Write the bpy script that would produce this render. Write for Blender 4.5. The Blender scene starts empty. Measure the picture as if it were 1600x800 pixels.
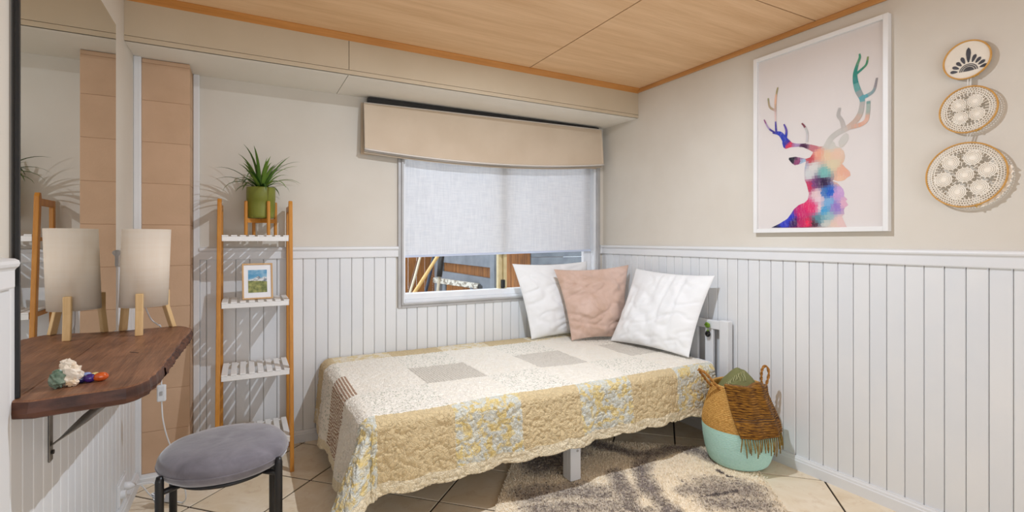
import bpy, math, random
import numpy as np
from mathutils import Vector, Matrix
random.seed(7); rng = np.random.default_rng(7)
D = bpy.data; SC = bpy.context.scene; COL = SC.collection
PI = math.pi

# ---------------------------------------------------------------- camera, world, lights, exposure
cam_d = D.cameras.new('camera'); cam = D.objects.new('camera', cam_d); COL.objects.link(cam)
cam.location = (0, 0, 1.17); cam.rotation_euler = (PI/2, 0, -math.radians(28.2194))
cam_d.sensor_width = 36; cam_d.lens = 778/1600*36; cam_d.shift_y = -25/1600; cam_d.clip_start = .02
SC.camera = cam
SC.view_settings.view_transform = 'Standard'; SC.view_settings.look = 'None'
SC.view_settings.gamma = 1; SC.view_settings.exposure = -0.19; SC.view_settings.use_curve_mapping = False
w = D.worlds.new('sky'); SC.world = w; w.use_nodes = True
w.node_tree.nodes['Background'].inputs[0].default_value = (.80, .90, 1, 1)
w.node_tree.nodes['Background'].inputs[1].default_value = 3.8
def area(name, loc, rot, power, size, color=(1,1,1), size_y=None, shape='RECTANGLE'):
    l = D.lights.new(name, 'AREA'); l.energy = power; l.shape = shape; l.size = size
    if size_y: l.size_y = size_y
    l.color = color
    o = D.objects.new(name, l); COL.objects.link(o); o.location = loc; o.rotation_euler = rot
    return o
area('ceiling_downlight', (1.15, 1.6, 2.235), (0, 0, 0), 38, .018, (.80, .885, 1), shape='DISK')
area('rear_fill_light', (.9, -1.4, 1.3), (PI/2+.35, 0, 0), 46, 2.4, (.80, .88, 1), 1.7)  # unseen fill added behind the camera, tilted up to brighten ceiling and bulkhead

# ---------------------------------------------------------------- materials
def lin(c):
    return tuple((x/255/12.92 if x/255 <= .04045 else ((x/255+.055)/1.055)**2.4) for x in c)
class N:
    def __init__(s, m): s.t = m.node_tree; s.n = s.t.nodes; s.l = s.t.links
    def new(s, t, **k):
        x = s.n.new(t)
        for a, b in k.items():
            if a.startswith('i_'):
                x.inputs[int(a[2:]) if a[2:].isdigit() else a[2:]].default_value = b
            else: setattr(x, a, b)
        return x
    def link(s, a, b): s.l.new(a, b)
    def mix(s, fac, a, b, mode='MIX'):
        x = s.n.new('ShaderNodeMix'); x.data_type = 'RGBA'; x.blend_type = mode
        for v, i in ((fac, 0), (a, 6), (b, 7)):
            if hasattr(v, 'is_output'): s.l.new(v, x.inputs[i])
            else: x.inputs[i].default_value = v if i == 0 else (*lin(v), 1)
        return x.outputs[2]
    def ramp(s, src, p0, p1):
        x = s.n.new('ShaderNodeMapRange'); x.inputs[1].default_value = p0; x.inputs[2].default_value = p1
        s.l.new(src, x.inputs[0]); return x.outputs[0]
    def math(s, op, a, b=0.0):
        x = s.n.new('ShaderNodeMath'); x.operation = op
        for v, i in ((a, 0), (b, 1)):
            if hasattr(v, 'is_output'): s.l.new(v, x.inputs[i])
            else: x.inputs[i].default_value = v
        return x.outputs[0]
    def coords(s, stretch=(1,1,1), kind='Object', rnd=False):
        tc = s.n.new('ShaderNodeTexCoord'); mp = s.n.new('ShaderNodeMapping')
        mp.inputs['Scale'].default_value = stretch; s.l.new(tc.outputs[kind], mp.inputs[0])
        if rnd:
            oi = s.n.new('ShaderNodeObjectInfo'); vm = s.n.new('ShaderNodeVectorMath'); vm.operation = 'SCALE'
            vm.inputs[0].default_value = (37, 19, 53); s.l.new(oi.outputs['Random'], vm.inputs['Scale'])
            s.l.new(vm.outputs[0], mp.inputs['Location'])
        return mp.outputs[0]
    def noise(s, co, scale, detail=4, rough=.55, dist=0):
        x = s.n.new('ShaderNodeTexNoise'); x.inputs['Scale'].default_value = scale
        x.inputs['Detail'].default_value = detail; x.inputs['Roughness'].default_value = rough
        x.inputs['Distortion'].default_value = dist
        s.l.new(co, x.inputs['Vector']); return x.outputs[0]
def base(name, rough=.6, metal=0, spec=.5):
    m = D.materials.new(name); m.use_nodes = True
    b = m.node_tree.nodes['Principled BSDF']
    b.inputs['Roughness'].default_value = rough; b.inputs['Metallic'].default_value = metal
    b.inputs['Specular IOR Level'].default_value = spec
    return m, b, N(m)
def bump(n, b, h, strength, dist=.002):
    x = n.new('ShaderNodeBump'); x.inputs['Strength'].default_value = strength; x.inputs['Distance'].default_value = dist
    n.link(h, x.inputs['Height']); n.link(x.outputs[0], b.inputs['Normal'])
def M(name, c1, c2=None, scale=6, stretch=(1,1,1), rough=.6, metal=0, spec=.4, bs=0, bscale=60, bstretch=None, lo=.35, hi=.65, rnd=False, detail=4, dist=0, bd=.002):
    m, b, n = base(name, rough, metal, spec)
    co = n.coords(stretch, rnd=rnd)
    c2 = c2 or tuple(min(255, x*1.03) for x in c1)
    f = n.ramp(n.noise(co, scale, detail, dist=dist), lo, hi)
    n.link(n.mix(f, c1, c2), b.inputs['Base Color'])
    if bs: bump(n, b, n.noise(n.coords(bstretch or (1,1,1), rnd=rnd), bscale, 3), bs, bd)
    return m
def wood(name, dark, light, axis, scale=5, rough=.5, rings=1.0, bs=.15, rnd=True, spec=.4):
    m, b, n = base(name, rough, 0, spec)
    st = [9, 9, 9]; st[axis] = .7
    co = n.coords(tuple(st), rnd=rnd)
    a = n.noise(co, scale, 5, .6, .4); st2 = [60, 60, 60]; st2[axis] = 2.0
    g = n.noise(n.coords(tuple(st2), rnd=rnd), 4, 3, .6)
    f = n.math('ADD', n.math('MULTIPLY', n.ramp(a, .3, .7), .65*rings), n.math('MULTIPLY', n.ramp(g, .3, .7), .35))
    n.link(n.mix(f, dark, light), b.inputs['Base Color'])
    bump(n, b, g, bs, .001)
    return m
SOFFACE = M('bulkhead_face_shaded', (196,179,152), (202,186,160), 2.5, rough=.8, bs=.05, bscale=80)  # face and edge strip darkened in colour to stand for their shade
PLASTER = M('cream_plaster', (214,206,193), (219,212,200), 2.5, rough=.8, bs=.10, bscale=120)
SOFFIT = M('soffit_bounce_lightened', (232,226,214), (236,230,219), 2.5, rough=.8, bs=.05, bscale=80)  # bounce light on the underside put into the colour, lighter than the face
WHITE = M('white_paint', (224,225,226), (229,229,229), 3, rough=.45, bs=.06, bscale=40, bstretch=(1,1,.15), rnd=True)
WHITEB = M('white_board_paint', (222,224,226), (230,230,229), 2, rough=.5, bs=.10, bscale=30, bstretch=(2,2,.2), rnd=True)
PLY = wood('plywood', (214,170,122), (243,205,162), 0, 1.6, .55, 1.0, .05)
PLYTRIM = wood('varnished_pine_trim', (180,117,52), (214,150,80), 0, 3, .4)
PLYTRIMY = wood('varnished_pine_trim_long', (180,124,66), (214,158,98), 1, 3, .4)
BLOCK = M('tan_block_paint', (197,163,132), (206,171,140), 5, rough=.75, bs=.25, bscale=90, rnd=True)
MORTAR = M('tan_mortar_paint', (176,144,114), (190,156,126), 30, rough=.85, bs=.4, bscale=120)
TILE = None
def tile_mat():
    m, b, n = base('travertine_tile', .35, 0, .5)
    co = n.coords((1,1,1), rnd=True)
    a = n.ramp(n.noise(co, 4, 6, .6, 1.2), .35, .68); c = n.ramp(n.noise(co, 16, 5, .65, .5), .55, .75)
    k = n.mix(a, (230,210,178), (244,230,207)); k = n.mix(n.math('MULTIPLY', c, .55), k, (202,168,130))
    n.link(k, b.inputs['Base Color']); bump(n, b, n.noise(co, 50, 3), .05); return m
TILE = tile_mat()
GROUT = M('dark_grout', (52,40,30), (70,54,42), 20, rough=.9)
DARK = M('black_metal', (22,22,24), (28,28,30), 10, rough=.4, spec=.5)
ALU = M('grey_aluminium', (176,174,172), (188,186,184), 8, rough=.4, metal=.15)
ALUW = M('white_aluminium', (232,234,237), (238,239,240), 8, rough=.35)
ALUT = M('tan_aluminium', (196,176,130), (214,196,152), 10, rough=.4)
BRASS = M('brass', (190,150,80), (210,172,100), 20, rough=.35, metal=.8)
STEEL = M('bracket_steel', (118,112,104), (146,140,132), 18, rough=.45, metal=.7, stretch=(1,1,1))
BAMBOO = wood('amber_bamboo', (178,112,36), (212,148,62), 2, 3, .4)
PINE = wood('pale_pine', (212,172,116), (232,200,150), 2, 2.2, .5)
HOOPW = wood('hoop_wood', (196,140,62), (222,172,96), 1, 4, .45)
SLATW = M('white_slat_paint', (236,234,230), (242,240,237), 6, rough=.45, rnd=True)

# ---------------------------------------------------------------- mesh helpers
class MB:
    def __init__(s): s.v = []; s.f = []; s.uv = None; s.fc = None
    def add(s, vs, fs):
        o = len(s.v); s.v.extend([tuple(x) for x in vs]); s.f.extend([tuple(i+o for i in f) for f in fs]); return s
    def box(s, x0, x1, y0, y1, z0, z1, mat=None):
        vs = [(x,y,z) for z in (z0,z1) for y in (y0,y1) for x in (x0,x1)]
        if mat is not None: vs = [mat @ Vector(v) for v in vs]
        return s.add(vs, [(0,2,3,1),(4,5,7,6),(0,1,5,4),(2,6,7,3),(0,4,6,2),(1,3,7,5)])
    def prism(s, poly, fn, a, b):
        """polygon (list of 2d, counter-clockwise) swept from fn(p,a) to fn(p,b)"""
        n = len(poly); vs = [fn(p, a) for p in poly]+[fn(p, b) for p in poly]
        fs = [tuple(range(n-1,-1,-1)), tuple(range(n, 2*n))]+[(i,(i+1)%n,(i+1)%n+n,i+n) for i in range(n)]
        return s.add(vs, fs)
    def tube(s, pts, r, n=8, cap=True, flat=None):
        pts = [Vector(p) for p in pts]; m = len(pts)
        rs = r if isinstance(r, (list, tuple, np.ndarray)) else [r]*m
        up = Vector((0,0,1)); vs = []; prev = None
        for i, p in enumerate(pts):
            t = (pts[min(i+1,m-1)]-pts[max(i-1,0)]).normalized()
            if prev is None:
                a = t.cross(up); a = t.cross(Vector((1,0,0))) if a.length < 1e-3 else a
            else: a = prev - t*prev.dot(t)
            a.normalize(); prev = a; bb = t.cross(a)
            for k in range(n):
                q = 2*PI*k/n; vs.append(p + a*math.cos(q)*rs[i] + bb*math.sin(q)*rs[i]*(flat or 1))
        fs = [(i*n+k, i*n+(k+1)%n, (i+1)*n+(k+1)%n, (i+1)*n+k) for i in range(m-1) for k in range(n)]
        if cap: fs += [tuple(range(n-1,-1,-1)), tuple(range((m-1)*n, m*n))]
        return s.add(vs, fs)
    def lathe(s, prof, cx, cy, n=48, wob=None):
        vs = []; m = len(prof)
        for r, z in prof:
            for k in range(n):
                q = 2*PI*k/n; rr = r*(wob(q, z) if wob else 1)
                vs.append((cx+rr*math.cos(q), cy+rr*math.sin(q), z))
        return s.add(vs, [(i*n+k, i*n+(k+1)%n, (i+1)*n+(k+1)%n, (i+1)*n+k) for i in range(m-1) for k in range(n)])
    def torus(s, c, u, v, R, r, n=48, m=8, rv=None, a0=0, a1=2*PI):
        c, u, v = Vector(c), Vector(u).normalized(), Vector(v).normalized(); w_ = u.cross(v); rv = rv or r
        closed = abs(a1-a0-2*PI) < 1e-6; N_ = n if closed else n+1; vs = []
        for i in range(N_):
            a = a0+(a1-a0)*i/n; d = u*math.cos(a)+v*math.sin(a)
            for k in range(m):
                q = 2*PI*k/m; vs.append(c+d*(R+r*math.cos(q))+w_*rv*math.sin(q))
        return s.add(vs, [(i*m+k, ((i+1)%N_)*m+k, ((i+1)%N_)*m+(k+1)%m, i*m+(k+1)%m) for i in range(n) for k in range(m)])
    def sphere(s, c, r, n=16, m=10, scale=(1,1,1), mat=None):
        vs = []
        for j in range(m+1):
            t = PI*j/m
            for i in range(n):
                a = 2*PI*i/n
                p = Vector((r*scale[0]*math.sin(t)*math.cos(a), r*scale[1]*math.sin(t)*math.sin(a), r*scale[2]*math.cos(t)))
                if mat is not None: p = mat @ p
                vs.append(p+Vector(c))
        return s.add(vs, [(j*n+i, (j+1)*n+i, (j+1)*n+(i+1)%n, j*n+(i+1)%n) for j in range(m) for i in range(n)])
    def grid(s, P, flip=False, close_u=False):
        a, b = P.shape[:2]; o = len(s.v); s.v.extend(map(tuple, P.reshape(-1, 3)))
        for i in range(a-1):
            for j in range(b-1):
                q = (o+i*b+j, o+(i+1)*b+j, o+(i+1)*b+j+1, o+i*b+j+1); s.f.append(q[::-1] if flip else q)
        return s
    def build(s, name, mat, parent=None, smooth=False, bevel=0, seg=2, origin=None):
        me = D.meshes.new(name); off = Vector((0,0,0))
        if parent is not None: off = wloc(parent)
        elif origin is not None: off = Vector(origin)
        o_ = Vector(origin) if (origin is not None) else off
        me.from_pydata([(x-o_[0], y-o_[1], z-o_[2]) for x, y, z in s.v], [], s.f); me.update()
        if smooth: me.polygons.foreach_set('use_smooth', [True]*len(me.polygons))
        me.materials.append(mat)
        if s.fc is not None:
            at = me.color_attributes.new('print', 'FLOAT_COLOR', 'CORNER')
            arr = np.repeat(np.array([(*lin(c), 1) for c in s.fc]), [len(f) for f in s.f], axis=0)
            at.data.foreach_set('color', arr.ravel())
        o = D.objects.new(name, me); COL.objects.link(o)
        if parent is not None: o.parent = parent; o.location = o_-off
        else: o.location = o_
        if bevel:
            b = o.modifiers.new('bevel', 'BEVEL'); b.width = bevel; b.segments = seg; b.limit_method = 'ANGLE'; b.angle_limit = math.radians(40)
        return o
def wloc(o):
    v = Vector(o.location)
    while o.parent is not None: o = o.parent; v = v+Vector(o.location)
    return v
def bx(name, mat, x0, x1, y0, y1, z0, z1, parent=None, bevel=0, **k):
    return MB().box(x0,x1,y0,y1,z0,z1).build(name, mat, parent, bevel=bevel, **k)
def inst(src, parent, loc):
    o = src.copy(); COL.objects.link(o); o.parent = parent
    o.location = Vector(loc)-(wloc(parent) if parent is not None else Vector((0,0,0))); return o
def thing(name, label, cat, loc, group=None):
    o = D.objects.new(name, None); COL.objects.link(o); o.location = loc; o.empty_display_size = .05
    return tag(o, label, cat, group)
def tag(o, label, cat, group=None):
    o['label'] = label; o['category'] = cat
    if group: o['group'] = group
    return o
def struct(o, label=None):
    o['kind'] = 'structure'
    if label: o['label'] = label
    return o
def snoise(x, y, seed=0):
    """vectorised smooth value noise, about -1..1"""
    xi = np.floor(x).astype(int); yi = np.floor(y).astype(int); fx = x-xi; fy = y-yi
    fx = fx*fx*fx*(fx*(fx*6-15)+10); fy = fy*fy*fy*(fy*(fy*6-15)+10)
    def h(a, b):
        q = (a*374761393+b*668265263+seed*974711) & 0x7fffffff; q = ((q ^ (q >> 13))*1274126177) & 0x7fffffff
        return ((q ^ (q >> 16)) & 0xffff)/32767.5-1
    return (h(xi,yi)*(1-fx)+h(xi+1,yi)*fx)*(1-fy)+(h(xi,yi+1)*(1-fx)+h(xi+1,yi+1)*fx)*fy
def clip_rect(poly, x0, x1, y0, y1):
    for ax, lim, sg in ((0,x0,1),(0,x1,-1),(1,y0,1),(1,y1,-1)):
        out = []
        for i in range(len(poly)):
            a, b = poly[i-1], poly[i]; da, db = sg*(a[ax]-lim), sg*(b[ax]-lim)
            if (da < 0) != (db < 0):
                t = da/(da-db); out.append((a[0]+(b[0]-a[0])*t, a[1]+(b[1]-a[1])*t))
            if db >= 0: out.append(b)
        poly = out
        if len(poly) < 3: return []
    return poly

# ---------------------------------------------------------------- room shell (x along window wall, y into the room)
XL, XR, YB, YF, ZC = -.4675, 2.5, 3.136, -1.6, 2.255
SY, SZ = 2.732, 2.048
floor = struct(MB().box(XL-.1, XR+.1, YF-.1, YB+.12, -.12, -.004).build('floor', GROUT), 'pale travertine tiles laid diagonally with dark joints')
us, vs_, jt = .3585, .3425, .0045
s2 = math.sqrt(.5)
for i in range(-8, 14):
    for j in range(-12, 13):
        u0, v0 = 2.04+i*us, .957+j*vs_
        q = [(u0+jt,v0+jt),(u0+us-jt,v0+jt),(u0+us-jt,v0+vs_-jt),(u0+jt,v0+vs_-jt)]
        q = [((u-v)*s2, (u+v)*s2) for u, v in q]
        q = clip_rect(q, XL, XR, -.3, YB)
        if len(q) < 3: continue
        area2 = sum(q[k-1][0]*q[k][1]-q[k][0]*q[k-1][1] for k in range(len(q)))
        if area2 < .0015: continue
        cx = sum(p[0] for p in q)/len(q); cy = sum(p[1] for p in q)/len(q)
        m = MB(); ins = .0015
        def shr(p): 
            d = math.hypot(p[0]-cx, p[1]-cy) or 1; return (p[0]-(p[0]-cx)/d*ins*1.4, p[1]-(p[1]-cy)/d*ins*1.4)
        n_ = len(q); top = [shr(p) for p in q]
        m.add([(p[0],p[1],-.004) for p in q]+[(p[0],p[1],-.0012) for p in q]+[(p[0],p[1],0) for p in top],
              [(k,(k+1)%n_,(k+1)%n_+n_,k+n_) for k in range(n_)]+[(k+n_,(k+1)%n_+n_,(k+1)%n_+2*n_,k+2*n_) for k in range(n_)]+[tuple(range(2*n_,3*n_))])
        m.build('tile', TILE, floor, origin=(cx, cy, 0))
ceiling = struct(bx('ceiling', GROUT, XL-.1, XR+.1, YF-.1, SY+.05, ZC+.006, ZC+.12), 'plywood sheets with thin dark joints')
xs, ys = [XL, 1.58, XR], [YF, .24, 1.463, SY]
for i in range(2):
    for j in range(3):
        g = .0035
        bx('panel', PLY, xs[i]+g, xs[i+1]-g, ys[j]+g, ys[j+1]-g, ZC, ZC+.006, ceiling, origin=(xs[i], ys[j], ZC))
struct(MB().prism([(0,0),(.028,.03),(.028,.036),(0,.036)][::-1], lambda p, a: (a, SY-p[0], ZC-.03+p[1]*.83), XL, XR).build('trim_1', PLYTRIM), 'varnished pine strip between ceiling and bulkhead')
struct(MB().box(XR-.014, XR, YF, SY, ZC-.028, ZC).build('trim_2', PLYTRIMY, bevel=.004), 'pine strip along ceiling above right wall')
struct(MB().box(XL, XL+.014, YF, SY, ZC-.028, ZC).build('trim_3', PLYTRIMY, bevel=.004), 'pine strip along ceiling above left wall')

WX0, WX1, WZ0, WZ1 = .872, 2.446, .752, 1.93        # wall opening for the window
m = MB(); T = .13
m.box(XL-.1, WX0, YB, YB+T, -.1, ZC+.1); m.box(WX1, XR+.1, YB, YB+T, -.1, ZC+.1)
m.box(WX0, WX1, YB, YB+T, -.1, WZ0); m.box(WX0, WX1, YB, YB+T, WZ1, ZC+.1)
wall_back = struct(m.build('wall_back', PLASTER), 'cream plaster above white boarding, around the window')
wall_right = struct(bx('wall_right', PLASTER, XR, XR+.1, YF-.1, YB+T, -.1, ZC+.1), 'cream plaster above white boarding, behind the bed head')
wall_left = struct(bx('wall_left', PLASTER, XL-.1, XL, YF-.1, YB+T, -.1, ZC+.1), 'cream plaster above white boarding, behind the mirror')
wall_front = struct(bx('wall_front', PLASTER, XL, XR, YF-.1, YF, -.1, ZC+.1))
# bulkhead: underside and face sheets with cover strip and joints
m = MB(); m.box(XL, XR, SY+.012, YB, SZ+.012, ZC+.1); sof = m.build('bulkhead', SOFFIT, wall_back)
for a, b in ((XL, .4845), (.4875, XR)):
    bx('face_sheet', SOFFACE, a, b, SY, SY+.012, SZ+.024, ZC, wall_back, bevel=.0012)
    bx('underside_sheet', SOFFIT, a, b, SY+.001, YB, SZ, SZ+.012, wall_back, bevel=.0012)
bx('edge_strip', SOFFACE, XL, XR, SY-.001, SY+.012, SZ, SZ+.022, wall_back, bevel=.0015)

# white tongue-and-groove boarding: every board a part of its wall
RZ0, RZ1, BW = 1.063, 1.131, .0685
def boards(wall, axis, a0, a1, phase, face, sign, ztop=lambda c: RZ0+.004, th=.009):
    k0 = math.floor((a0-phase)/BW); protos = {}
    k = k0
    while phase+k*BW < a1-.002:
        lo, hi = max(a0, phase+k*BW), min(a1, phase+(k+1)*BW); k += 1
        if hi-lo < .006: continue
        zt = ztop((lo+hi)/2); key = (round(hi-lo, 4), round(zt, 3))
        if key in protos:
            inst(protos[key], wall, (lo, face, 0) if axis == 0 else (face, lo, 0)); continue
        wd = hi-lo; g = .0012; c = .003
        prof = [(g,0),(g,th-c),(g+c,th),(wd-g-c,th),(wd-g,th-c),(wd-g,0)]
        if axis == 0: fn = lambda p, z: (lo+p[0], face+sign*p[1], z); org = (lo, face, 0)
        else: fn = lambda p, z: (face+sign*p[1], lo+p[0], z); org = (face, lo, 0)
        protos[key] = MB().prism(prof[::-1], fn, .0, zt).build('board', WHITEB, wall, origin=org)
def rail(wall, axis, a0, a1, face, sign):
    prof = [(0,RZ0),(.017,RZ0),(.019,RZ0+.004),(.019,RZ0+.040),(.021,RZ0+.044),(.026,RZ0+.049),(.028,RZ0+.055),(.026,RZ0+.062),(.019,RZ0+.066),(0,RZ1)]
    if axis == 0: fn = lambda p, t: (t, face+sign*p[0], p[1])
    else: fn = lambda p, t: (face+sign*p[0], t, p[1])
    return MB().prism(prof, fn, a0, a1).build('dado_rail', WHITE, wall)
def skirting(name, axis, a0, a1, face, sign, h=.068):
    prof = [(0,0),(.018,0),(.018,h-.022),(.015,h-.018),(.014,h-.010),(.010,h-.004),(.009,h),(0,h)]
    if axis == 0: fn = lambda p, t: (t, face+sign*p[0], p[1])
    else: fn = lambda p, t: (face+sign*p[0], t, p[1])
    return struct(MB().prism(prof, fn, a0, a1).build(name, WHITE))
WGX0, WGX1, WGZ = .856, 2.462, .735
boards(wall_back, 0, -.213, XR, .298, YB, -1, lambda c: WGZ+.002 if WGX0 < c < WGX1 else RZ0+.004)
rail(wall_back, 0, -.213, WGX0, YB, -1); rail(wall_back, 0, WGX1, XR-.02, YB, -1)
boards(wall_right, 1, -.3, YB-.01, 1.9067, XR, -1); rail(wall_right, 1, -.3, YB-.01, XR, -1)
boards(wall_left, 1, 1.5, 2.94, 1.5, XL, 1); rail(wall_left, 1, 2.52, 2.94, XL, 1)
boards(wall_left, 1, -.3, 1.5, 1.5, XL, 1, lambda c: RZ0+.004, .009); rail(wall_left, 1, -.3, 1.492, XL, 1)
skirting('baseboard_back', 0, -.21, XR, YB-.009, -1); skirting('baseboard_right', 1, -.3, YB-.03, XR-.009, -1); skirting('baseboard_left', 1, -.3, 2.92, XL+.009, 1)
# painted block pillar in the left corner, one object per block
PX0, PX1, PY = -.437, -.242, 2.95
pil = struct(bx('wall_pillar', MORTAR, PX0+.0015, PX1-.0015, PY+.002, YB, .04, 2.046), 'tan painted block pillar in the left corner')
zc = 2.044
for k in range(10):
    z1_ = zc-k*.2003; z0_ = max(.042, z1_-.1988)
    if k == 0: 
        bx('block', BLOCK, PX0, PX1, PY, YB-.002, z1_-.018, z1_, pil, bevel=.003, origin=(PX0,PY,z0_)); z1_ -= .02
    bx('block', BLOCK, PX0, PX1, PY, YB-.002, z0_, z1_, pil, bevel=.0018, origin=(PX0,PY,z0_))
struct(bx('trim_4', WHITE, XL, PX0, 2.935, YB, 0, SZ, bevel=.004), 'white upright strip left of the tan pillar')
struct(bx('trim_5', WHITE, PX1+.001, -.212, YB-.02, YB, 0, SZ, bevel=.004), 'white upright strip right of the tan pillar')
m = MB(); m.prism([(0,0),(.022,0),(.022,.026),(.016,.03),(.014,.04),(0,.042)], lambda p, t: (t, PY-p[0], p[1]), PX0-.03, PX1+.015)
struct(m.build('trim_6', WHITE), 'low white base board in front of the tan pillar')

# ---------------------------------------------------------------- window
win = struct(thing('window_1', 'white aluminium sliding window with half drawn blind', 'window', (WGX0, YB, WGZ)))
del win['category']
def frame_ring(m, x0, x1, z0, z1, wd, y0, y1):
    m.box(x0, x0+wd, y0, y1, z0, z1); m.box(x1-wd, x1, y0, y1, z0, z1)
    m.box(x0+wd, x1-wd, y0, y1, z0, z0+wd); m.box(x0+wd, x1-wd, y0, y1, z1-wd, z1)
m = MB(); frame_ring(m, WGX0, WGX1, WGZ, 1.95, .022, YB-.016, YB+.004); m.build('outer_flange', ALU, win, bevel=.003)
m = MB(); frame_ring(m, WGX0+.020, WGX1-.020, WGZ+.020, 1.93, .014, YB-.026, YB+.02); m.build('inner_flange', ALU, win, bevel=.003)
m = MB(); frame_ring(m, WGX0+.032, WGX1-.032, WGZ+.032, 1.915, .018, YB-.004, YB+.09); m.build('frame', ALUW, win, bevel=.002)
m = MB(); m.box(WGX0+.05, WGX1-.05, YB+.012, YB+.085, WGZ+.05, WGZ+.088); m.build('bottom_track', ALUW, win, bevel=.003)
m = MB(); m.box(2.345, WGX1-.05, YB+.045, YB+.075, WGZ+.085, 1.9); m.build('sash_stile', ALUW, win, bevel=.002)
m = MB(); m.box(1.600, 1.622, YB+.05, YB+.085, WGZ+.085, 1.9); m.box(1.640, 1.668, YB+.05, YB+.085, WGZ+.085, 1.9); m.box(1.622, 1.640, YB+.064, YB+.085, WGZ+.085, 1.9)
m.build('meeting_stile', ALUT, win, bevel=.002)
m = MB(); m.box(1.618, 1.648, YB+.034, YB+.055, WGZ+.092, WGZ+.15); m.build('latch', DARK, win, bevel=.005)
GLZ = D.materials.new('clear_glazing'); GLZ.use_nodes = True; n_ = N(GLZ); n_.n.remove(n_.n['Principled BSDF'])
tr_ = n_.new('ShaderNodeBsdfTransparent'); gl_ = n_.new('ShaderNodeBsdfGlossy'); gl_.inputs['Roughness'].default_value = .03
lw_ = n_.new('ShaderNodeLayerWeight'); lw_.inputs[0].default_value = .5; mx_ = n_.new('ShaderNodeMixShader')
n_.link(n_.math('ADD', n_.math('MULTIPLY', n_.math('POWER', lw_.outputs['Facing'], 4.0), .45), .02), mx_.inputs[0])
n_.link(tr_.outputs[0], mx_.inputs[1]); n_.link(gl_.outputs[0], mx_.inputs[2]); n_.link(mx_.outputs[0], n_.n['Material Output'].inputs[0])
GLASS = GLZ
bx('pane', GLASS, WGX0+.05, 1.61, YB+.066, YB+.069, WGZ+.08, 1.9, win); bx('pane', GLASS, 1.65, 2.36, YB+.074, YB+.077, WGZ+.08, 1.9, win)
# roller blind
def weave_mat(name, c1, c2, trans, sc):
    m, b, n = base(name, .9, 0, .1)
    co = n.coords((1,1,1)); a = n.noise(n.coords((4,4,70)), sc, 3, .7); c = n.noise(n.coords((70,70,4)), sc, 3, .7)
    f = n.ramp(n.math('ADD', a, c), .8, 1.2); col = n.mix(f, c1, c2); n.link(col, b.inputs['Base Color'])
    bump(n, b, n.math('ADD', a, c), .15)
    if trans:
        tr = n.new('ShaderNodeBsdfTranslucent'); n.link(col, tr.inputs[0]); mx = n.new('ShaderNodeMixShader'); mx.inputs[0].default_value = trans
        n.link(b.outputs[0], mx.inputs[1]); n.link(tr.outputs[0], mx.inputs[2]); n.link(mx.outputs[0], n.n['Material Output'].inputs[0])
    return m
BLIND = weave_mat('white_linen_blind', (228,229,232), (242,242,243), .4, 2.2)
rb = thing('roller_blind', 'white linen roller blind drawn halfway down the window', 'blind', (1.66, YB+.03, 1.06))
nx, nz = 60, 30; P = np.zeros((nx, nz, 3))
for i in range(nx):
    for j in range(nz):
        x = .912+(2.398-.912)*i/(nx-1); zb = 1.062+.026*(x-.912)/1.486; z = zb+(1.89-zb)*j/(nz-1)
        P[i,j] = (x, YB+.028+.002*math.sin(x*7+z*3)+.0035*math.exp(-((x-1.66)/.03)**2), z)
m = MB(); m.grid(P); P2 = P.copy(); P2[:,:,1] += .0012; m.grid(P2, True); m.build('fabric', BLIND, rb, smooth=True)
HEMB = M('blue_white_hem', (196,206,226), (206,214,232), 5, rough=.6)
m = MB(); m.prism([(-.004,-.006),(.004,-.006),(.004,.008),(-.004,.008)], lambda p, t: (t, YB+.027+p[0], 1.062+.026*(t-.912)/1.486+p[1]), .912, 2.398); m.build('hem_bar', HEMB, rb)
m = MB(); m.tube([(.91,YB+.04,1.893),(2.40,YB+.04,1.893)], .018, 16); m.build('roller', ALUW, rb, smooth=True)

# roman shade above the window
def fabric(name, c1, c2, sc=180, bs=.25, rough=.9):
    return M(name, c1, c2, 3, rough=rough, spec=.15, bs=bs, bscale=sc)
LINEN = fabric('oatmeal_linen', (205,185,161), (213,194,171))
EDGE = fabric('pale_linen_edge', (222,214,204), (228,220,212))
rs = thing('roman_shade', 'oatmeal linen roman shade pulled up above the window', 'blind', (1.5, 3.03, 1.69))
nx, nz = 90, 26
def sag(t): return 1.718+.034*t-.050*4*t*(1-t)*.9
def panel(y_top, y_bot, dz, belly, x0=.634, x1=2.440, ztop=None, th=.003):
    A = np.zeros((nx, nz, 3)); 
    for i in range(nx):
        t = i/(nx-1); x = x0+(x1-x0)*t
        for j in range(nz):
            q = j/(nz-1); zt = (2.000+.024*t) if ztop is None else ztop; z = zt+(sag(t)+dz-zt)*q
            A[i,j] = (x, y_top+(y_bot-y_top)*q-belly*math.sin(PI*q)-.004*math.sin(x*9+q*4)*q*math.sin(PI*t), z)
    mm = MB(); mm.grid(A, True); B = A.copy(); B[:,:,1] += th; mm.grid(B)
    a, b = nx, nz; o = a*b
    for j in range(b-1): mm.f += [(j, j+1, o+j+1, o+j), ((a-1)*b+j+1, (a-1)*b+j, o+(a-1)*b+j, o+(a-1)*b+j+1)]
    for i in range(a-1): mm.f.append((i*b+b-1, (i+1)*b+b-1, o+(i+1)*b+b-1, o+i*b+b-1))
    return mm
panel(3.078, 3.050, .0, .003).build('front_fold', LINEN, rs, smooth=True)
panel(3.086, 3.060, -.012, -.001).build('middle_fold', EDGE, rs, smooth=True)
panel(3.094, 3.072, -.022, -.001).build('rear_fold', LINEN, rs, smooth=True)
m = MB()
for i in range(2): pass
A = np.zeros((40, 2, 3))
for i in range(40):
    t = i/39
    for j in range(2): A[i,j] = (.626+1.812*t, YB-.014, 2.01 if j == 0 else 1.694+.03*t)
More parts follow.
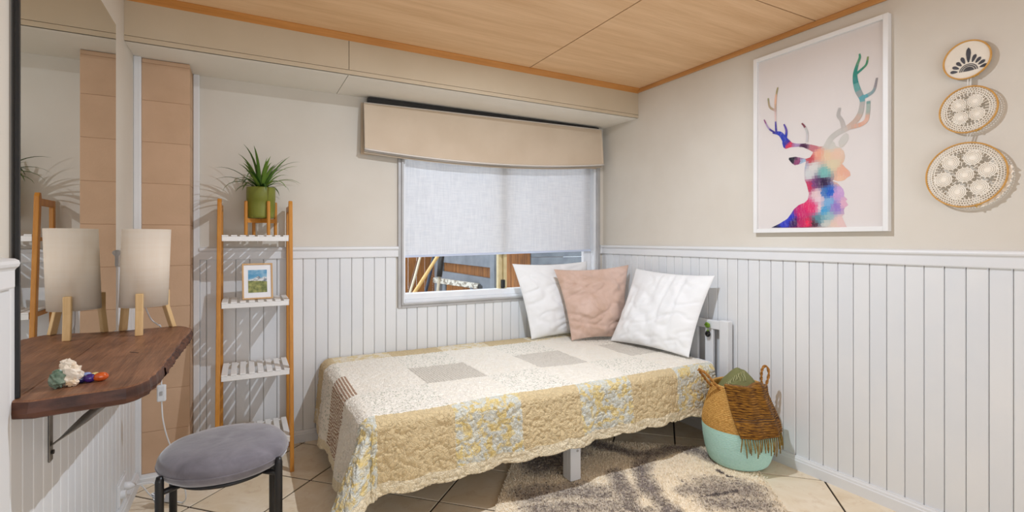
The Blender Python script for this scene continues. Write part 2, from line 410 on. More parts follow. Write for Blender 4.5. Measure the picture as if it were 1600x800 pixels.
m.grid(A, True); A2 = A.copy(); A2[:,:,1] += .003; m.grid(A2); m.build('back_panel', LINEN, rs)
m = MB(); pts = [(.633+1.808*i/60, 3.048, sag(i/60)-.001) for i in range(61)]; m.tube(pts, .005, 8); m.build('bottom_piping', EDGE, rs, smooth=True)
m = MB(); m.tube([(.634, 3.075, 2.001), (2.440, 3.075, 2.025)], .0035, 8); m.build('top_piping', EDGE, rs, smooth=True)
bx('headrail', DARK, .66, 2.42, 3.082, YB-.016, 2.0, 2.04, rs, bevel=.003)

# ---------------------------------------------------------------- world outside the window
FENCEW = wood('weathered_orange_paling', (92,56,26), (186,122,60), 2, 3, .7)
BLUEG = M('blue_grey_paint', (112,118,126), (132,138,146), 6, rough=.6, bs=.1, rnd=True)
struct(bx('ground', M('concrete_ground', (150,145,138), (170,165,158), 5, rough=.9), -2, 7, YB+.14, 9, -.15, -.01), 'concrete yard outside the window') 
SLATE = M('slate_paint', (82,86,92), (104,108,112), 6, rough=.6, rnd=True)
sf = thing('side_fence', 'orange timber paling fence with blue grey rails running away from window', 'fence', (1.75, 4.2, 0))
y = 3.62
while y < 4.9:
    bx('paling', FENCEW, 1.80, 1.82, y+.002, y+.085, -.01, 1.75, sf, bevel=.003, origin=(1.8, y, 0)); y += .088
bx('upper_rail', BLUEG, 1.75, 1.795, 3.6, 4.9, .945, 1.10, sf, bevel=.004); bx('lower_rail', BLUEG, 1.75, 1.795, 3.6, 4.9, .756, .856, sf, bevel=.004)
bx('post', BLUEG, 1.73, 1.81, 3.52, 3.60, -.01, 1.8, sf, bevel=.004); bx('post', BLUEG, 1.72, 1.80, 4.82, 4.90, -.01, 1.8, sf, bevel=.004)
bf = thing('back_fence', 'orange timber paling fence facing the window behind leaning poles', 'fence', (1.5, 5.0, 0))
x = .95
while x < 1.86:
    bx('paling', FENCEW, x+.002, x+.085, 5.0, 5.02, -.01, 1.75, bf, bevel=.003, origin=(x, 5, 0)); x += .088
bx('rail', FENCEW, 0.95, 1.9, 5.02, 5.06, .4, .48, bf)
rf = thing('far_fence', 'dark timber fence beyond the sliding pane with grey boards', 'fence', (2.9, 4.6, 0))
x = 2.0
while x < 3.3:
    bx('paling', FENCEW, x+.002, x+.085, 4.9, 4.92, -.01, 1.75, rf, bevel=.003, origin=(x, 4.9, 0)); x += .088
for k in range(4): bx('grey_board', SLATE, 2.70, 4.2, 4.6, 4.62, .82+k*.082, .900+k*.082, rf, bevel=.003)
bx('paling', FENCEW, 1.86, 1.98, 4.9, 4.92, -.01, 1.75, rf)
BAM = wood('pale_bamboo', (206,160,92), (232,196,132), 2, 3, .5); PALE = wood('grey_pale_pole', (196,184,160), (224,212,190), 2, 3, .6)
BRN = wood('dark_brown_pole', (78,50,30), (112,74,44), 2, 3, .6); NAVY = M('navy_pole_paint', (38,48,66), (50,60,80), 9, rough=.5)
def pole(name, mat, x0, x1, y0, y1, zt, r, label):
    t_ = tag(MB().tube([(x0+(x1-x0)*k/8+.004*math.sin(k*1.7), y0+(y1-y0)*k/8, zt*k/8+.0) for k in range(9)], [r*(1.12 if k % 2 else 1) for k in range(9)], 10).build(name, mat, smooth=True, origin=(x0,y0,0)), label, 'pole', 'poles leaning outside the window')
    return t_
pole('garden_stake', BAM, .62, 1.62, 3.75, 3.95, 1.32, .014, 'thick honey coloured bamboo stake leaning outside the window')
pole('garden_stake', PALE, .93, 1.45, 3.9, 4.15, 1.40, .010, 'thin pale wooden stake leaning behind the bamboo stake')
pole('garden_stake', BRN, .98, 1.52, 4.1, 4.4, 1.40, .011, 'dark brown stake, leftmost of the leaning poles outside')
pole('garden_stake', NAVY, 1.15, 1.56, 4.0, 4.2, 1.40, .013, 'navy blue pole leaning right of the pale stake outside')
br = thing('yard_broom', 'pole with black joint leaning against the side fence outside', 'tool', (1.38, 4.1, 0))
MB().tube([(1.36,4.05,0),(1.50,4.12,.9)], .013, 10).build('handle', PALE, br, smooth=True)
MB().tube([(1.49,4.115,.85),(1.525,4.14,1.06)], .024, 10).build('joint', DARK, br, smooth=True)
MB().tube([(1.52,4.137,1.03),(1.60,4.2,1.45)], .015, 10).build('upper_tube', NAVY, br, smooth=True)
tl = thing('metal_bar', 'pale flecked metal bar with dark end propped outside below the rail', 'tool', (1.66, 3.9, 0))
FLECK = M('flecked_metal', (150,140,126), (230,226,216), 40, rough=.6, lo=.45, hi=.55)
R_ = Matrix.Translation((1.60,4.0,.80)) @ Matrix.Rotation(math.radians(-52), 4, 'Z') @ Matrix.Rotation(math.radians(5), 4, 'Y')
MB().box(-.22,.22,-.02,.02,-.022,.022, R_).build('bar', FLECK, tl, bevel=.003)
MB().box(.22,.33,-.016,.016,-.02,.012, R_).build('end_cap', DARK, tl, bevel=.006)
MB().tube([(1.50,4.1,0),(1.53,4.09,.8)], .02, 10).build('prop', BLUEG, tl, smooth=True); MB().tube([(1.70,3.86,0),(1.69,3.87,.77)], .016, 10).build('prop', BLUEG, tl, smooth=True)

# measured outlines (metres) of the print on the wall and the dyed areas of the rug
DEER_BODY = [(1.6946, 1.2354), (1.647, 1.2565), (1.6042, 1.2802), (1.5848, 1.3043), (1.5689, 1.3282), (1.5437, 1.3482), (1.5129, 1.3584), (1.4977, 1.3724), (1.4917, 1.402), (1.4977, 1.4266), (1.5037, 1.4512), (1.5129, 1.4703), (1.5159, 1.5069), (1.5116, 1.5426), (1.5056, 1.566), (1.5313, 1.5574), (1.5625, 1.5524), (1.5784, 1.5638), (1.5977, 1.5882), (1.5945, 1.597), (1.5657, 1.5978), (1.5313, 1.5866), (1.5068, 1.5782), (1.4857, 1.5812), (1.4738, 1.6003), (1.4708, 1.6058), (1.4887, 1.6188), (1.519, 1.6375), (1.5562, 1.6479), (1.588, 1.6488), (1.6139, 1.6449), (1.6258, 1.655), (1.6324, 1.6782), (1.6304, 1.6904), (1.6042, 1.6827), (1.5816, 1.6726), (1.55, 1.661), (1.5129, 1.6565), (1.4708, 1.6415), (1.4357, 1.6268), (1.4156, 1.6264), (1.4015, 1.6444), (1.3875, 1.6535), (1.3681, 1.6358), (1.3626, 1.6176), (1.3436, 1.6088), (1.3275, 1.5892), (1.3211, 1.5628), (1.3275, 1.5383), (1.3355, 1.5309), (1.3195, 1.509), (1.3011, 1.4899), (1.2974, 1.4699), (1.3116, 1.4631), (1.3248, 1.4504), (1.3517, 1.4476), (1.3736, 1.4584), (1.3791, 1.4533), (1.3572, 1.4424), (1.3436, 1.4268), (1.3291, 1.4085), (1.3248, 1.3883), (1.3275, 1.3772), (1.3105, 1.3591), (1.3195, 1.3541), (1.3069, 1.3336), (1.3222, 1.3232), (1.3275, 1.3122), (1.3248, 1.2923), (1.3355, 1.2815), (1.3264, 1.2585), (1.3132, 1.2288)]
DEER_EAR = [(1.3488, 1.6167), (1.3517, 1.6354), (1.3431, 1.6521), (1.3288, 1.6676), (1.3163, 1.6725), (1.3062, 1.6634), (1.3051, 1.6453), (1.3146, 1.626), (1.3288, 1.6103), (1.3402, 1.6061)]
DEER_STROKES = [[(1.4109, 1.6146, 0.0286), (1.3869, 1.6569, 0.0274), (1.3517, 1.681, 0.0274), (1.3118, 1.6944, 0.0274), (1.2785, 1.7174, 0.0262), (1.2568, 1.7481, 0.025), (1.2487, 1.7872, 0.0214), (1.2487, 1.8165, 0.0226), (1.2649, 1.8558, 0.0262), (1.2758, 1.9001, 0.0226), (1.2774, 1.942, 0.0179), (1.2676, 1.9803, 0.0131), (1.2578, 2.0066, 0.0107), (1.2595, 2.0248, 0.0071)], [(1.273, 1.9359, 0.0119), (1.246, 1.9531, 0.0107), (1.2301, 1.9686, 0.0095), (1.2238, 2.0003, 0.0071)], [(1.2487, 1.8194, 0.0179), (1.2196, 1.8277, 0.0155), (1.1988, 1.8441, 0.0119), (1.1875, 1.8937, 0.0083)], [(1.3006, 1.6952, 0.0202), (1.2568, 1.6982, 0.0191), (1.2311, 1.7133, 0.0179), (1.2238, 1.7523, 0.0167), (1.2217, 1.7981, 0.0155)], [(1.3276, 1.6975, 0.0202), (1.3373, 1.7358, 0.0167), (1.3517, 1.7632, 0.0155), (1.3448, 1.7968, 0.0107)], [(1.5915, 1.6571, 0.0393), (1.6157, 1.6912, 0.0298), (1.6439, 1.7299, 0.0226), (1.6851, 1.7424, 0.0083)], [(1.6122, 1.7039, 0.0143), (1.6087, 1.7399, 0.0119), (1.622, 1.776, 0.0071)], [(1.6647, 1.7372, 0.0119), (1.6683, 1.7991, 0.0083), (1.669, 1.8605, 0.0107), (1.6676, 1.9213, 0.0107), (1.6561, 1.9774, 0.0071)], [(1.6705, 1.8594, 0.0119), (1.702, 1.8852, 0.0107), (1.7109, 1.9335, 0.0071)], [(1.5015, 1.6614, 0.0119), (1.4996, 1.706, 0.0107), (1.5126, 1.7407, 0.0095), (1.5269, 1.7604, 0.0071)], [(1.6727, 1.7413, 0.0092), (1.7083, 1.7721, 0.0092), (1.7344, 1.8231, 0.0058)]]
DEER_PAINT = [(1.6809, 1.2415, 20, 25, 60), (1.6205, 1.2557, 45, 60, 190), (1.5912, 1.2859, 50, 60, 190), (1.5689, 1.2542, 60, 30, 90), (1.5313, 1.3079, 205, 40, 110), (1.4947, 1.3362, 225, 45, 105), (1.4947, 1.2521, 232, 40, 90), (1.5313, 1.2531, 190, 40, 100), (1.4678, 1.3286, 222, 50, 110), (1.4415, 1.3272, 226, 195, 200), (1.4531, 1.3988, 226, 196, 196), (1.4708, 1.2514, 80, 45, 62), (1.4473, 1.2743, 90, 140, 150), (1.4185, 1.3142, 60, 155, 205), (1.4128, 1.4014, 50, 110, 180), (1.3903, 1.3995, 20, 90, 190), (1.3959, 1.3536, 120, 172, 212), (1.4015, 1.2842, 150, 185, 190), (1.3626, 1.3857, 196, 152, 202), (1.3463, 1.4015, 200, 160, 205), (1.3626, 1.3284, 150, 122, 192), (1.3248, 1.3431, 222, 172, 192), (1.3463, 1.2592, 228, 192, 186), (1.3736, 1.2428, 224, 196, 180), (1.4887, 1.4377, 200, 50, 90), (1.4649, 1.4474, 125, 65, 122), (1.4242, 1.455, 48, 28, 68), (1.4473, 1.4515, 90, 60, 100), (1.4185, 1.4954, 120, 182, 176), (1.4887, 1.4977, 205, 206, 204), (1.4708, 1.5313, 214, 210, 204), (1.4887, 1.5756, 195, 75, 85), (1.5816, 1.589, 25, 25, 42), (1.55, 1.566, 145, 65, 112), (1.519, 1.5618, 162, 192, 212), (1.4473, 1.5933, 232, 162, 136), (1.4708, 1.6267, 192, 112, 122), (1.519, 1.6436, 70, 30, 66), (1.5562, 1.659, 172, 142, 182), (1.5945, 1.6592, 222, 60, 92), (1.6205, 1.6761, 30, 60, 180), (1.4015, 1.5805, 226, 196, 162), (1.3626, 1.5804, 228, 192, 168), (1.3736, 1.5303, 218, 202, 168), (1.3302, 1.4963, 228, 172, 146), (1.309, 1.4824, 228, 172, 150), (1.3409, 1.4578, 232, 186, 156), (1.3847, 1.6242, 206, 202, 192), (1.3463, 1.6348, 204, 200, 192), (1.4415, 1.3743, 228, 200, 205), (1.4185, 1.2791, 120, 165, 175), (1.4071, 1.2495, 200, 200, 190), (1.2595, 2.0218, 70, 150, 120), (1.273, 1.9377, 40, 140, 125), (1.2785, 1.9097, 45, 140, 135), (1.2703, 1.872, 100, 165, 160), (1.2568, 1.8361, 150, 160, 160), (1.2354, 1.819, 90, 165, 175), (1.2091, 1.8238, 140, 165, 168), (1.1937, 1.8714, 150, 145, 150), (1.186, 1.9121, 150, 140, 90), (1.2248, 1.996, 130, 150, 90), (1.2354, 1.9703, 70, 145, 110), (1.2514, 1.7849, 186, 180, 175), (1.2812, 1.718, 200, 175, 160), (1.2541, 1.6918, 220, 165, 140), (1.2327, 1.702, 224, 180, 160), (1.2222, 1.778, 165, 180, 170), (1.2222, 1.7983, 120, 160, 155), (1.346, 1.7771, 182, 178, 174), (1.3663, 1.7052, 190, 185, 180), (1.381, 1.662, 196, 192, 184), (1.3959, 1.6338, 200, 196, 188), (1.3231, 1.6515, 204, 200, 192), (1.6546, 1.9722, 160, 150, 100), (1.669, 1.9183, 228, 180, 150), (1.702, 1.899, 180, 160, 130), (1.7094, 1.9283, 150, 150, 110), (1.669, 1.8162, 226, 198, 190), (1.6654, 1.7781, 60, 50, 150), (1.6227, 1.7058, 30, 60, 175), (1.6475, 1.7339, 40, 60, 180), (1.6873, 1.7449, 60, 50, 140), (1.6122, 1.754, 90, 70, 160), (1.7281, 1.7769, 180, 160, 190), (1.7357, 1.8201, 150, 80, 130), (1.5048, 1.7166, 196, 194, 190), (1.5243, 1.756, 120, 40, 60), (1.5015, 1.6742, 205, 200, 200), (1.5983, 1.6781, 60, 40, 150)]
RUG_BLOBS = [([(2.191, 1.801), (2.195, 1.888), (2.17, 1.975), (2.104, 2.03), (1.918, 2.009), (1.803, 1.959), (1.702, 1.827), (1.638, 1.672), (1.603, 1.553)], 0.055, 1.0), ([(1.628, 1.941), (1.558, 1.813), (1.497, 1.686), (1.452, 1.596)], 0.055, 0.9), ([(1.343, 2.189), (1.463, 2.253), (1.594, 2.323)], 0.13, 1.2), ([(1.139, 1.939), (1.231, 1.922), (1.351, 1.89), (1.424, 1.818)], 0.1, 0.8), ([(1.11, 1.835), (1.27, 1.778), (1.393, 1.712)], 0.1, 0.75), ([(1.721, 2.377), (1.789, 2.199), (1.858, 2.068), (1.935, 2.027)], 0.055, 1.2), ([(1.86, 1.617), (1.976, 1.588), (2.042, 1.519)], 0.1, 0.75), ([(1.807, 1.519), (1.931, 1.453), (1.982, 1.396)], 0.08, 0.7), ([(1.848, 1.572), (1.931, 1.553), (2.003, 1.54)], 0.018, 1.6), ([(2.1, 1.719), (2.094, 1.691)], 0.012, 1.8), ([(2.088, 1.656), (2.102, 1.642)], 0.01, 1.8), ([(1.457, 1.582), (1.49, 1.471), (1.514, 1.362)], 0.12, 0.8), ([(1.059, 1.702), (1.123, 1.572), (1.253, 1.502)], 0.15, 0.8)]

# ---------------------------------------------------------------- mirror, live edge shelf, lamp, stones
MIR, b_, n_ = base('mirror_glass', .01, 1, .5); b_.inputs['Base Color'].default_value = (.80, .80, .77, 1)
mir = thing('wall_mirror', 'tall frameless mirror with black edge standing on the timber shelf', 'mirror', (XL, 2.02, .8105))
bx('backing', DARK, XL+.0092, XL+.0118, 1.532, 2.512, .8112, 2.031, mir, bevel=.0005)
bx('glass', MIR, XL+.0119, XL+.0129, 1.532, 2.507, .8110, 2.031, mir)
bx('edge_strip', DARK, XL+.0092, XL+.0172, 1.523, 1.531, .8110, 2.032, mir, bevel=.0005)
def slab_mat():
    m, b, n = base('live_edge_timber', .42, 0, .45)
    a = n.noise(n.coords((9, .8, 9)), 4, 5, .6, .8); g = n.noise(n.coords((70, 2.5, 70)), 4, 4, .65); k = n.noise(n.coords((1,1,1)), 6, 4, .6)
    f = n.math('ADD', n.math('MULTIPLY', n.ramp(a, .3, .7), .55), n.math('MULTIPLY', n.ramp(g, .3, .7), .45))
    c = n.mix(f, (86,50,33), (168,120,88)); c = n.mix(n.math('MULTIPLY', n.ramp(k, .5, .75), .45), c, (62,36,26))
    n.link(c, b.inputs['Base Color']); bump(n, b, g, .35, .002); return m
SLAB = slab_mat()
EDGEW = M('dark_waney_edge', (58,34,25), (96,60,44), 14, (1,.4,3), rough=.5, bs=.5, bscale=40)
BARK = M('dark_bark_edge', (52,30,24), (104,66,46), 22, rough=.75, bs=.9, bscale=70, bd=.006)
sh = thing('live_edge_shelf', 'dark brown live edge timber shelf under the mirror', 'shelf', (XL, 2.0, .766))
outl = [(-0.4582, 1.5033), (-0.4281, 1.4887), (-0.3892, 1.4965), (-0.3308, 1.5062), (-0.2919, 1.5111), (-0.2549, 1.5179), (-0.2335, 1.5373), (-0.216, 1.5811), (-0.2082, 1.6541), (-0.2053, 1.7417), (-0.2034, 1.8487), (-0.2004, 1.9752), (-0.1956, 2.1211), (-0.1897, 2.2765), (-0.1878, 2.3764), (-0.1936, 2.4362), (-0.2082, 2.4702), (-0.2335, 2.5043), (-0.2822, 2.5072), (-0.3503, 2.4946), (-0.4281, 2.48), (-0.4582, 2.4751)]
rr = random.Random(3); outl2 = []
for i, p in enumerate(outl):
    q = outl[(i+1) % len(outl)]; k = 4 if 0 < i < len(outl)-2 else 1
    for j in range(k):
        t = j/k; outl2.append((p[0]+(q[0]-p[0])*t+(rr.uniform(-.003,.003) if 5 < i < 16 else 0), p[1]+(q[1]-p[1])*t))
def ring_inset(o, d):
    cx, cy = -.32, 1.995; return [(x-(x-cx)*d*2.2 if x > -.45 else x, y-(y-cy)*d*.5) for x, y in o]
zs = [(.7675,.035),(.771,.012),(.782,.0),(.796,.006),(.807,.012),(.810,.035)]
m = MB(); rings = [[(x,y,z) for x,y in ring_inset(outl2, d)] for z, d in zs]; n0 = len(outl2)
m.v = [p for r in rings for p in r]
m.f = [(i*n0+k, i*n0+(k+1)%n0, (i+1)*n0+(k+1)%n0, (i+1)*n0+k) for i in range(len(zs)-1) for k in range(n0)]
side = MB(); side.v = list(m.v); side.f = [f for f in m.f if max(f) < 5*n0 or True][:4*n0]; side.build('waney_edge', EDGEW, sh)
m.f = m.f[4*n0:]+[tuple(range(n0-1,-1,-1)), tuple(range((len(zs)-1)*n0, len(zs)*n0))]
slab = m.build('slab', SLAB, sh)
# bark strip along the far stretch of the live edge
m = MB(); A = np.zeros((40, 6, 3)); 
for i in range(40):
    t = i/39; y = 1.745+.66*t; x = np.interp(y, [1.7417, 1.8487, 1.9752, 2.1211, 2.2671, 2.3547, 2.4082], [-0.2053, -0.2034, -0.2004, -0.1956, -0.1897, -0.1878, -0.1936])
    for j in range(6):
        q = j/5; A[i,j] = (x+.0015+.004*math.sin(PI*q)+.003*rr.uniform(-1,1)-(.008 if j in (0,5) else 0), y, .770+.036*q)
m.grid(A, True); m.build('bark', BARK, slab, smooth=True)
MB().tube([(-.30,1.965,.8103),(-.325,1.99,.8103)], .003, 6, flat=.2).build('knot', DARK, slab)
bk = thing('shelf_bracket', 'twisted steel strap bracket under the timber shelf', 'bracket', (XL, 1.75, .59))
bx('wall_strap', STEEL, XL+.0105, XL+.0135, 1.737, 1.763, .581, .766, bk, bevel=.001)
m = MB(); S = np.zeros((24, 2, 3)); p0, p1 = Vector((XL+.014, 1.75, .625)), Vector((-.292, 1.75, .763))
for i in range(24):
    t = i/23; p = p0.lerp(p1, t); an = min(1, max(0, (t-.08)/.35))*PI/2*.95
    d = (p1-p0).normalized(); a_ = Vector((0,1,0)); b_v = d.cross(a_); w_ = a_*math.cos(an*.55)+b_v*math.sin(an*.55)
    S[i,0] = p-w_*.013; S[i,1] = p+w_*.013
m.grid(S); o_ = m.build('brace', STEEL, bk, smooth=True); sm = o_.modifiers.new('solid', 'SOLIDIFY'); sm.thickness = .003
MB().tube([(XL+.0135,1.75,.605),(XL+.019,1.75,.605)], .006, 6).build('screw', DARK, bk); MB().tube([(XL+.0135,1.75,.71),(XL+.017,1.75,.71)], .005, 6).build('screw', DARK, bk)

SHADE = weave_mat('cream_lamp_shade', (250,239,224), (252,243,230), .4, 1)
lp = thing('table_lamp', 'small lamp with cream drum shade on three pale wooden legs', 'lamp', (-.351, 2.414, .81))
lx, ly, R = -.3495, 2.409, .0788
m = MB(); vs = []; n = 56
for (r, z) in ((R,.912),(R,1.212),(R-.002,1.212),(R-.002,.912)):
    for k in range(n):
        q = 2*PI*k/n; vs.append((lx+.010*(z-.912)/.3+r*math.cos(q), ly+r*math.sin(q), z))
m.add(vs, [(i*n+k, i*n+(k+1)%n, ((i+1)%4)*n+(k+1)%n, ((i+1)%4)*n+k) for i in range(4) for k in range(n)])
m.build('lamp_shade', SHADE, lp, smooth=False)
D.objects[lp.children[0].name].data.polygons.foreach_set('use_smooth', [True]*len(lp.children[0].data.polygons))
for fx, fy, tx, ty in ((-.3505,2.312,-.349,2.352),(-.264,2.489,-.273,2.492),(-.4255,2.470,-.424,2.482)):
    dirv = Vector((fx-lx, fy-ly, 0)).normalized(); sd = Vector((-dirv.y, dirv.x, 0))
    def sec(c, w_, d_): return [c+sd*w_+dirv*d_, c-sd*w_+dirv*d_, c-sd*w_-dirv*d_, c+sd*w_-dirv*d_]
    A_ = sec(Vector((fx,fy,.8105)), .012, .009); kn = Vector((lx,ly,0))+dirv*(R+.009); B_ = sec(Vector((kn.x,kn.y,.902)), .012, .009); C_ = sec(Vector((kn.x,kn.y,.967)), .012, .009)
    MB().add(A_+B_+C_, [(3,2,1,0),(8,9,10,11)]+[(i+4*j,(i+1)%4+4*j,(i+1)%4+4*j+4,i+4*j+4) for j in range(2) for i in range(4)]).build('leg', PINE, lp, bevel=.0025)
m = MB(); m.torus((lx,ly,.920), (1,0,0), (0,1,0), R-.004, .003, 40, 6); m.tube([(lx-R+.004,ly,.920),(lx+R-.004,ly,.920)], .003, 6); m.build('spider_ring', STEEL, lp, smooth=True)
MB().tube([(lx,ly,.907),(lx,ly,.965)], .016, 14).build('bulb_holder', WHITE, lp, smooth=True)

def rock(c, r, scale, seed, mat, name, label, cat, jag=.25, n=14, grp=None, parent=None, rot=0):
    m = MB(); m.sphere(c, r, n, 10, scale, Matrix.Rotation(rot, 3, 'Z').to_4x4() if rot else None); rg = random.Random(seed); cache = {}
    for i, v in enumerate(m.v):
        k = tuple(round(x, 5) for x in v)
        if k not in cache: cache[k] = 1+rg.uniform(-jag, jag)
        m.v[i] = tuple(c[j]+(v[j]-c[j])*cache[k] for j in range(3))
    o = m.build(name, mat, parent, smooth=jag < .05, origin=None if parent else c)
    return tag(o, label, cat, grp) if label else o
CRYS = M('cream_crystal', (236,224,206), (226,178,110), 22, rough=.35, bs=.3, bscale=60, lo=.5, hi=.75)
GRN = M('green_crystal', (88,112,92), (150,164,146), 30, rough=.3, bs=.3, bscale=80)
cr = thing('crystal_cluster', 'rough cream and green crystal cluster near shelf end', 'crystal', (-0.3892,1.6006,0.8100))
rock((-0.3814,1.6054,0.8372), .026, (.95,.8,1.0), 5, CRYS, 'quartz', None, None, .16, parent=cr)
rock((-0.3873,1.6103,0.8606), .014, (1.2,.9,1.0), 9, CRYS, 'quartz', None, None, .2, parent=cr)
rock((-0.4009,1.5879,0.8314), .021, (.7,1.0,1.05), 6, GRN, 'green_crystal', None, None, .2, parent=cr)
rock((-0.3746,1.5899,0.8197), .010, (1.4,.8,.9), 11, CRYS, 'quartz', None, None, .2, parent=cr)
for c, r, sc, mat, lb in (((-0.3639,1.6152,0.8202),.0105,(1.35,1,.95),M('dark_blue_stone',(24,24,62),(34,36,84),40,rough=.08,spec=.6),'polished dark blue stone beside the crystal cluster'),
        ((-0.3454,1.6152,0.8207),.011,(1.2,1,.98),M('purple_stone',(44,22,92),(66,36,120),40,rough=.08,spec=.6),'polished purple stone between the dark blue and orange ones'),
        ((-0.3240,1.6171,0.8212),.0115,(1.45,1,.98),M('orange_stone',(176,62,20),(214,98,38),50,rough=.08,spec=.6),'polished orange red stone, rightmost on the shelf'),
        ((-0.3581,1.6444,0.8202),.0105,(1.2,1,.95),M('pale_blue_stone',(136,152,206),(160,176,222),40,rough=.2),'pale blue stone behind the dark blue stone'),
        ((-0.3405,1.6424,0.8192),.0095,(1.3,1,.95),M('pale_yellow_stone',(226,206,130),(238,224,164),40,rough=.2),'pale yellow stone behind the purple stone')):
    rock(c, r, sc, 3, mat, 'tumbled_stone', lb, 'stone', .02, 18, 'polished stones on the timber shelf', rot=.3)

# lamp cord with inline switch, outlet
cd = thing('lamp_cord', 'white cord with inline switch hanging from the timber shelf', 'cord', (-.26, 2.5, 0))
cpts = [(-.3495,2.409,.92),(-.335,2.47,.85),(-.318,2.518,.818),(-.311,2.545,.79),(-.310,2.548,.6),(-.308,2.55,.46),(-.302,2.555,.39),(-.285,2.56,.31),(-.25,2.57,.2),(-.228,2.60,.06),(-.24,2.64,.006),(-.27,2.66,.006),(-.33,2.70,.006),(-.37,2.72,.03),(-.40,2.70,.09),(-.42,2.66,.115)]
def smooth_pts(p, k=6):
    p = [Vector(x) for x in p]; o = []
    for i in range(len(p)-1):
        a, b, c, d = p[max(i-1,0)], p[i], p[i+1], p[min(i+2,len(p)-1)]
        for j in range(k):
            t = j/k; o.append(.5*((2*b)+(-a+c)*t+(2*a-5*b+4*c-d)*t*t+(-a+3*b-3*c+d)*t**3))
    return o+[p[-1]]
MB().tube(smooth_pts(cpts), .0028, 8).build('cable', WHITE, cd, smooth=True)
m = MB(); m.box(-.325,-.293,2.538,2.556,.490,.560); m.build('switch', WHITE, cd, bevel=.005); bx('rocker', ALU, -.314,-.304,2.5355,2.539,.518,.535, cd, bevel=.001)
MB().tube([(-.458,2.64,.125),(-.435,2.645,.122),(-.415,2.655,.116)], [.018,.017,.007], 14).build('plug', WHITE, cd, smooth=True)
LAB = M('grey_printed_label', (110,110,112), (226,226,226), 60, (1,6,1), rough=.6, lo=.48, hi=.52)
m = MB(); m.box(-.02,.02,-.028,.028,-.0008,.0008, Matrix.Translation((-.335,2.66,.040)) @ Matrix.Rotation(.6,4,'Z') @ Matrix.Rotation(.9,4,'X')); m.build('label_tag', LAB, cd)
m = MB(); m.box(-.02,.02,-.03,.03,-.0008,.0008, Matrix.Translation((-.29,2.655,.045)) @ Matrix.Rotation(-.5,4,'Z') @ Matrix.Rotation(1.1,4,'X')); m.build('label_tag', ALU, cd)
MB().tube(smooth_pts([(-.415,2.655,.116),(-.36,2.665,.11),(-.325,2.66,.07),(-.32,2.66,.045)]), .0022, 6).build('tag_cable', WHITE, cd, smooth=True)
ot = thing('power_outlet', 'white double power outlet low on the left wall', 'outlet', (XL+.009, 2.60, .1))
bx('faceplate', WHITE, XL+.009, XL+.019, 2.545, 2.675, .075, .165, ot, bevel=.004); bx('surround', WHITE, XL+.009, XL+.013, 2.535, 2.685, .065, .175, ot, bevel=.002)
MB().tube([(XL+.019,2.57,.12),(XL+.035,2.57,.12)], .017, 14).build('plug_socket', WHITE, ot, smooth=False)

# ---------------------------------------------------------------- stool
def velvet(name, c1, c2, sheen=.5, sc=9):
    m, b, n = base(name, .85, 0, .2); co = n.coords((1,1.0,1)); f = n.ramp(n.noise(co, sc, 4, .6, .6), .3, .7)
    n.link(n.mix(f, c1, c2), b.inputs['Base Color']); b.inputs['Sheen Weight'].default_value = sheen; b.inputs['Sheen Roughness'].default_value = .4
    bump(n, b, n.noise(co, 28, 3), .25, .004); return m
VEL = velvet('grey_velvet', (110,106,113), (140,136,143), .8)
st = thing('round_stool', 'round grey velvet stool on thin black legs', 'stool', (-.06, 2.05, 0))
sx, sy, R = -.06, 2.045, .203
prof = [(.001,.372),(.12,.372),(.165,.374),(.188,.382),(.200,.398),(.204,.416),(.200,.434),(.188,.448),(.165,.457),(.12,.462),(.06,.464),(.001,.464)]
m = MB(); m.lathe(prof, sx, sy, 72)
for i, v in enumerate(m.v):
    x, y, z = v; d = float(snoise(np.array([x*14]), np.array([y*14+z*6]), 3)[0])*.0025; m.v[i] = (x+d*.3, y, z+d)
seat = m.build('seat', VEL, st, smooth=True)
m = MB(); m.torus((sx,sy,.412), (1,0,0), (0,1,0), .2035, .0022, 72, 6); m.build('seam', VEL, seat, smooth=True)
m = MB(); m.torus((sx,sy,.362), (1,0,0), (0,1,0), .150, .008, 56, 8)
m.build('frame_ring', DARK, st, smooth=True)
for ax, ay in ((-.238,1.930),(-.222,2.17),(.088,1.92),(.080,2.175)):
    d = Vector((ax-sx, ay-sy, 0)).normalized(); e = Vector((sx,sy,0))+d*.214
    MB().tube([(e.x,e.y,0),(e.x,e.y,.40),(e.x,e.y,.415)], [.0125,.0125,.009], 14).build('leg', DARK, st, smooth=True)
    q = Vector((sx,sy,0))+d*.150; MB().tube([(q.x,q.y,.362),(e.x,e.y,.362)], .009, 10).build('bracket', DARK, st, smooth=True)

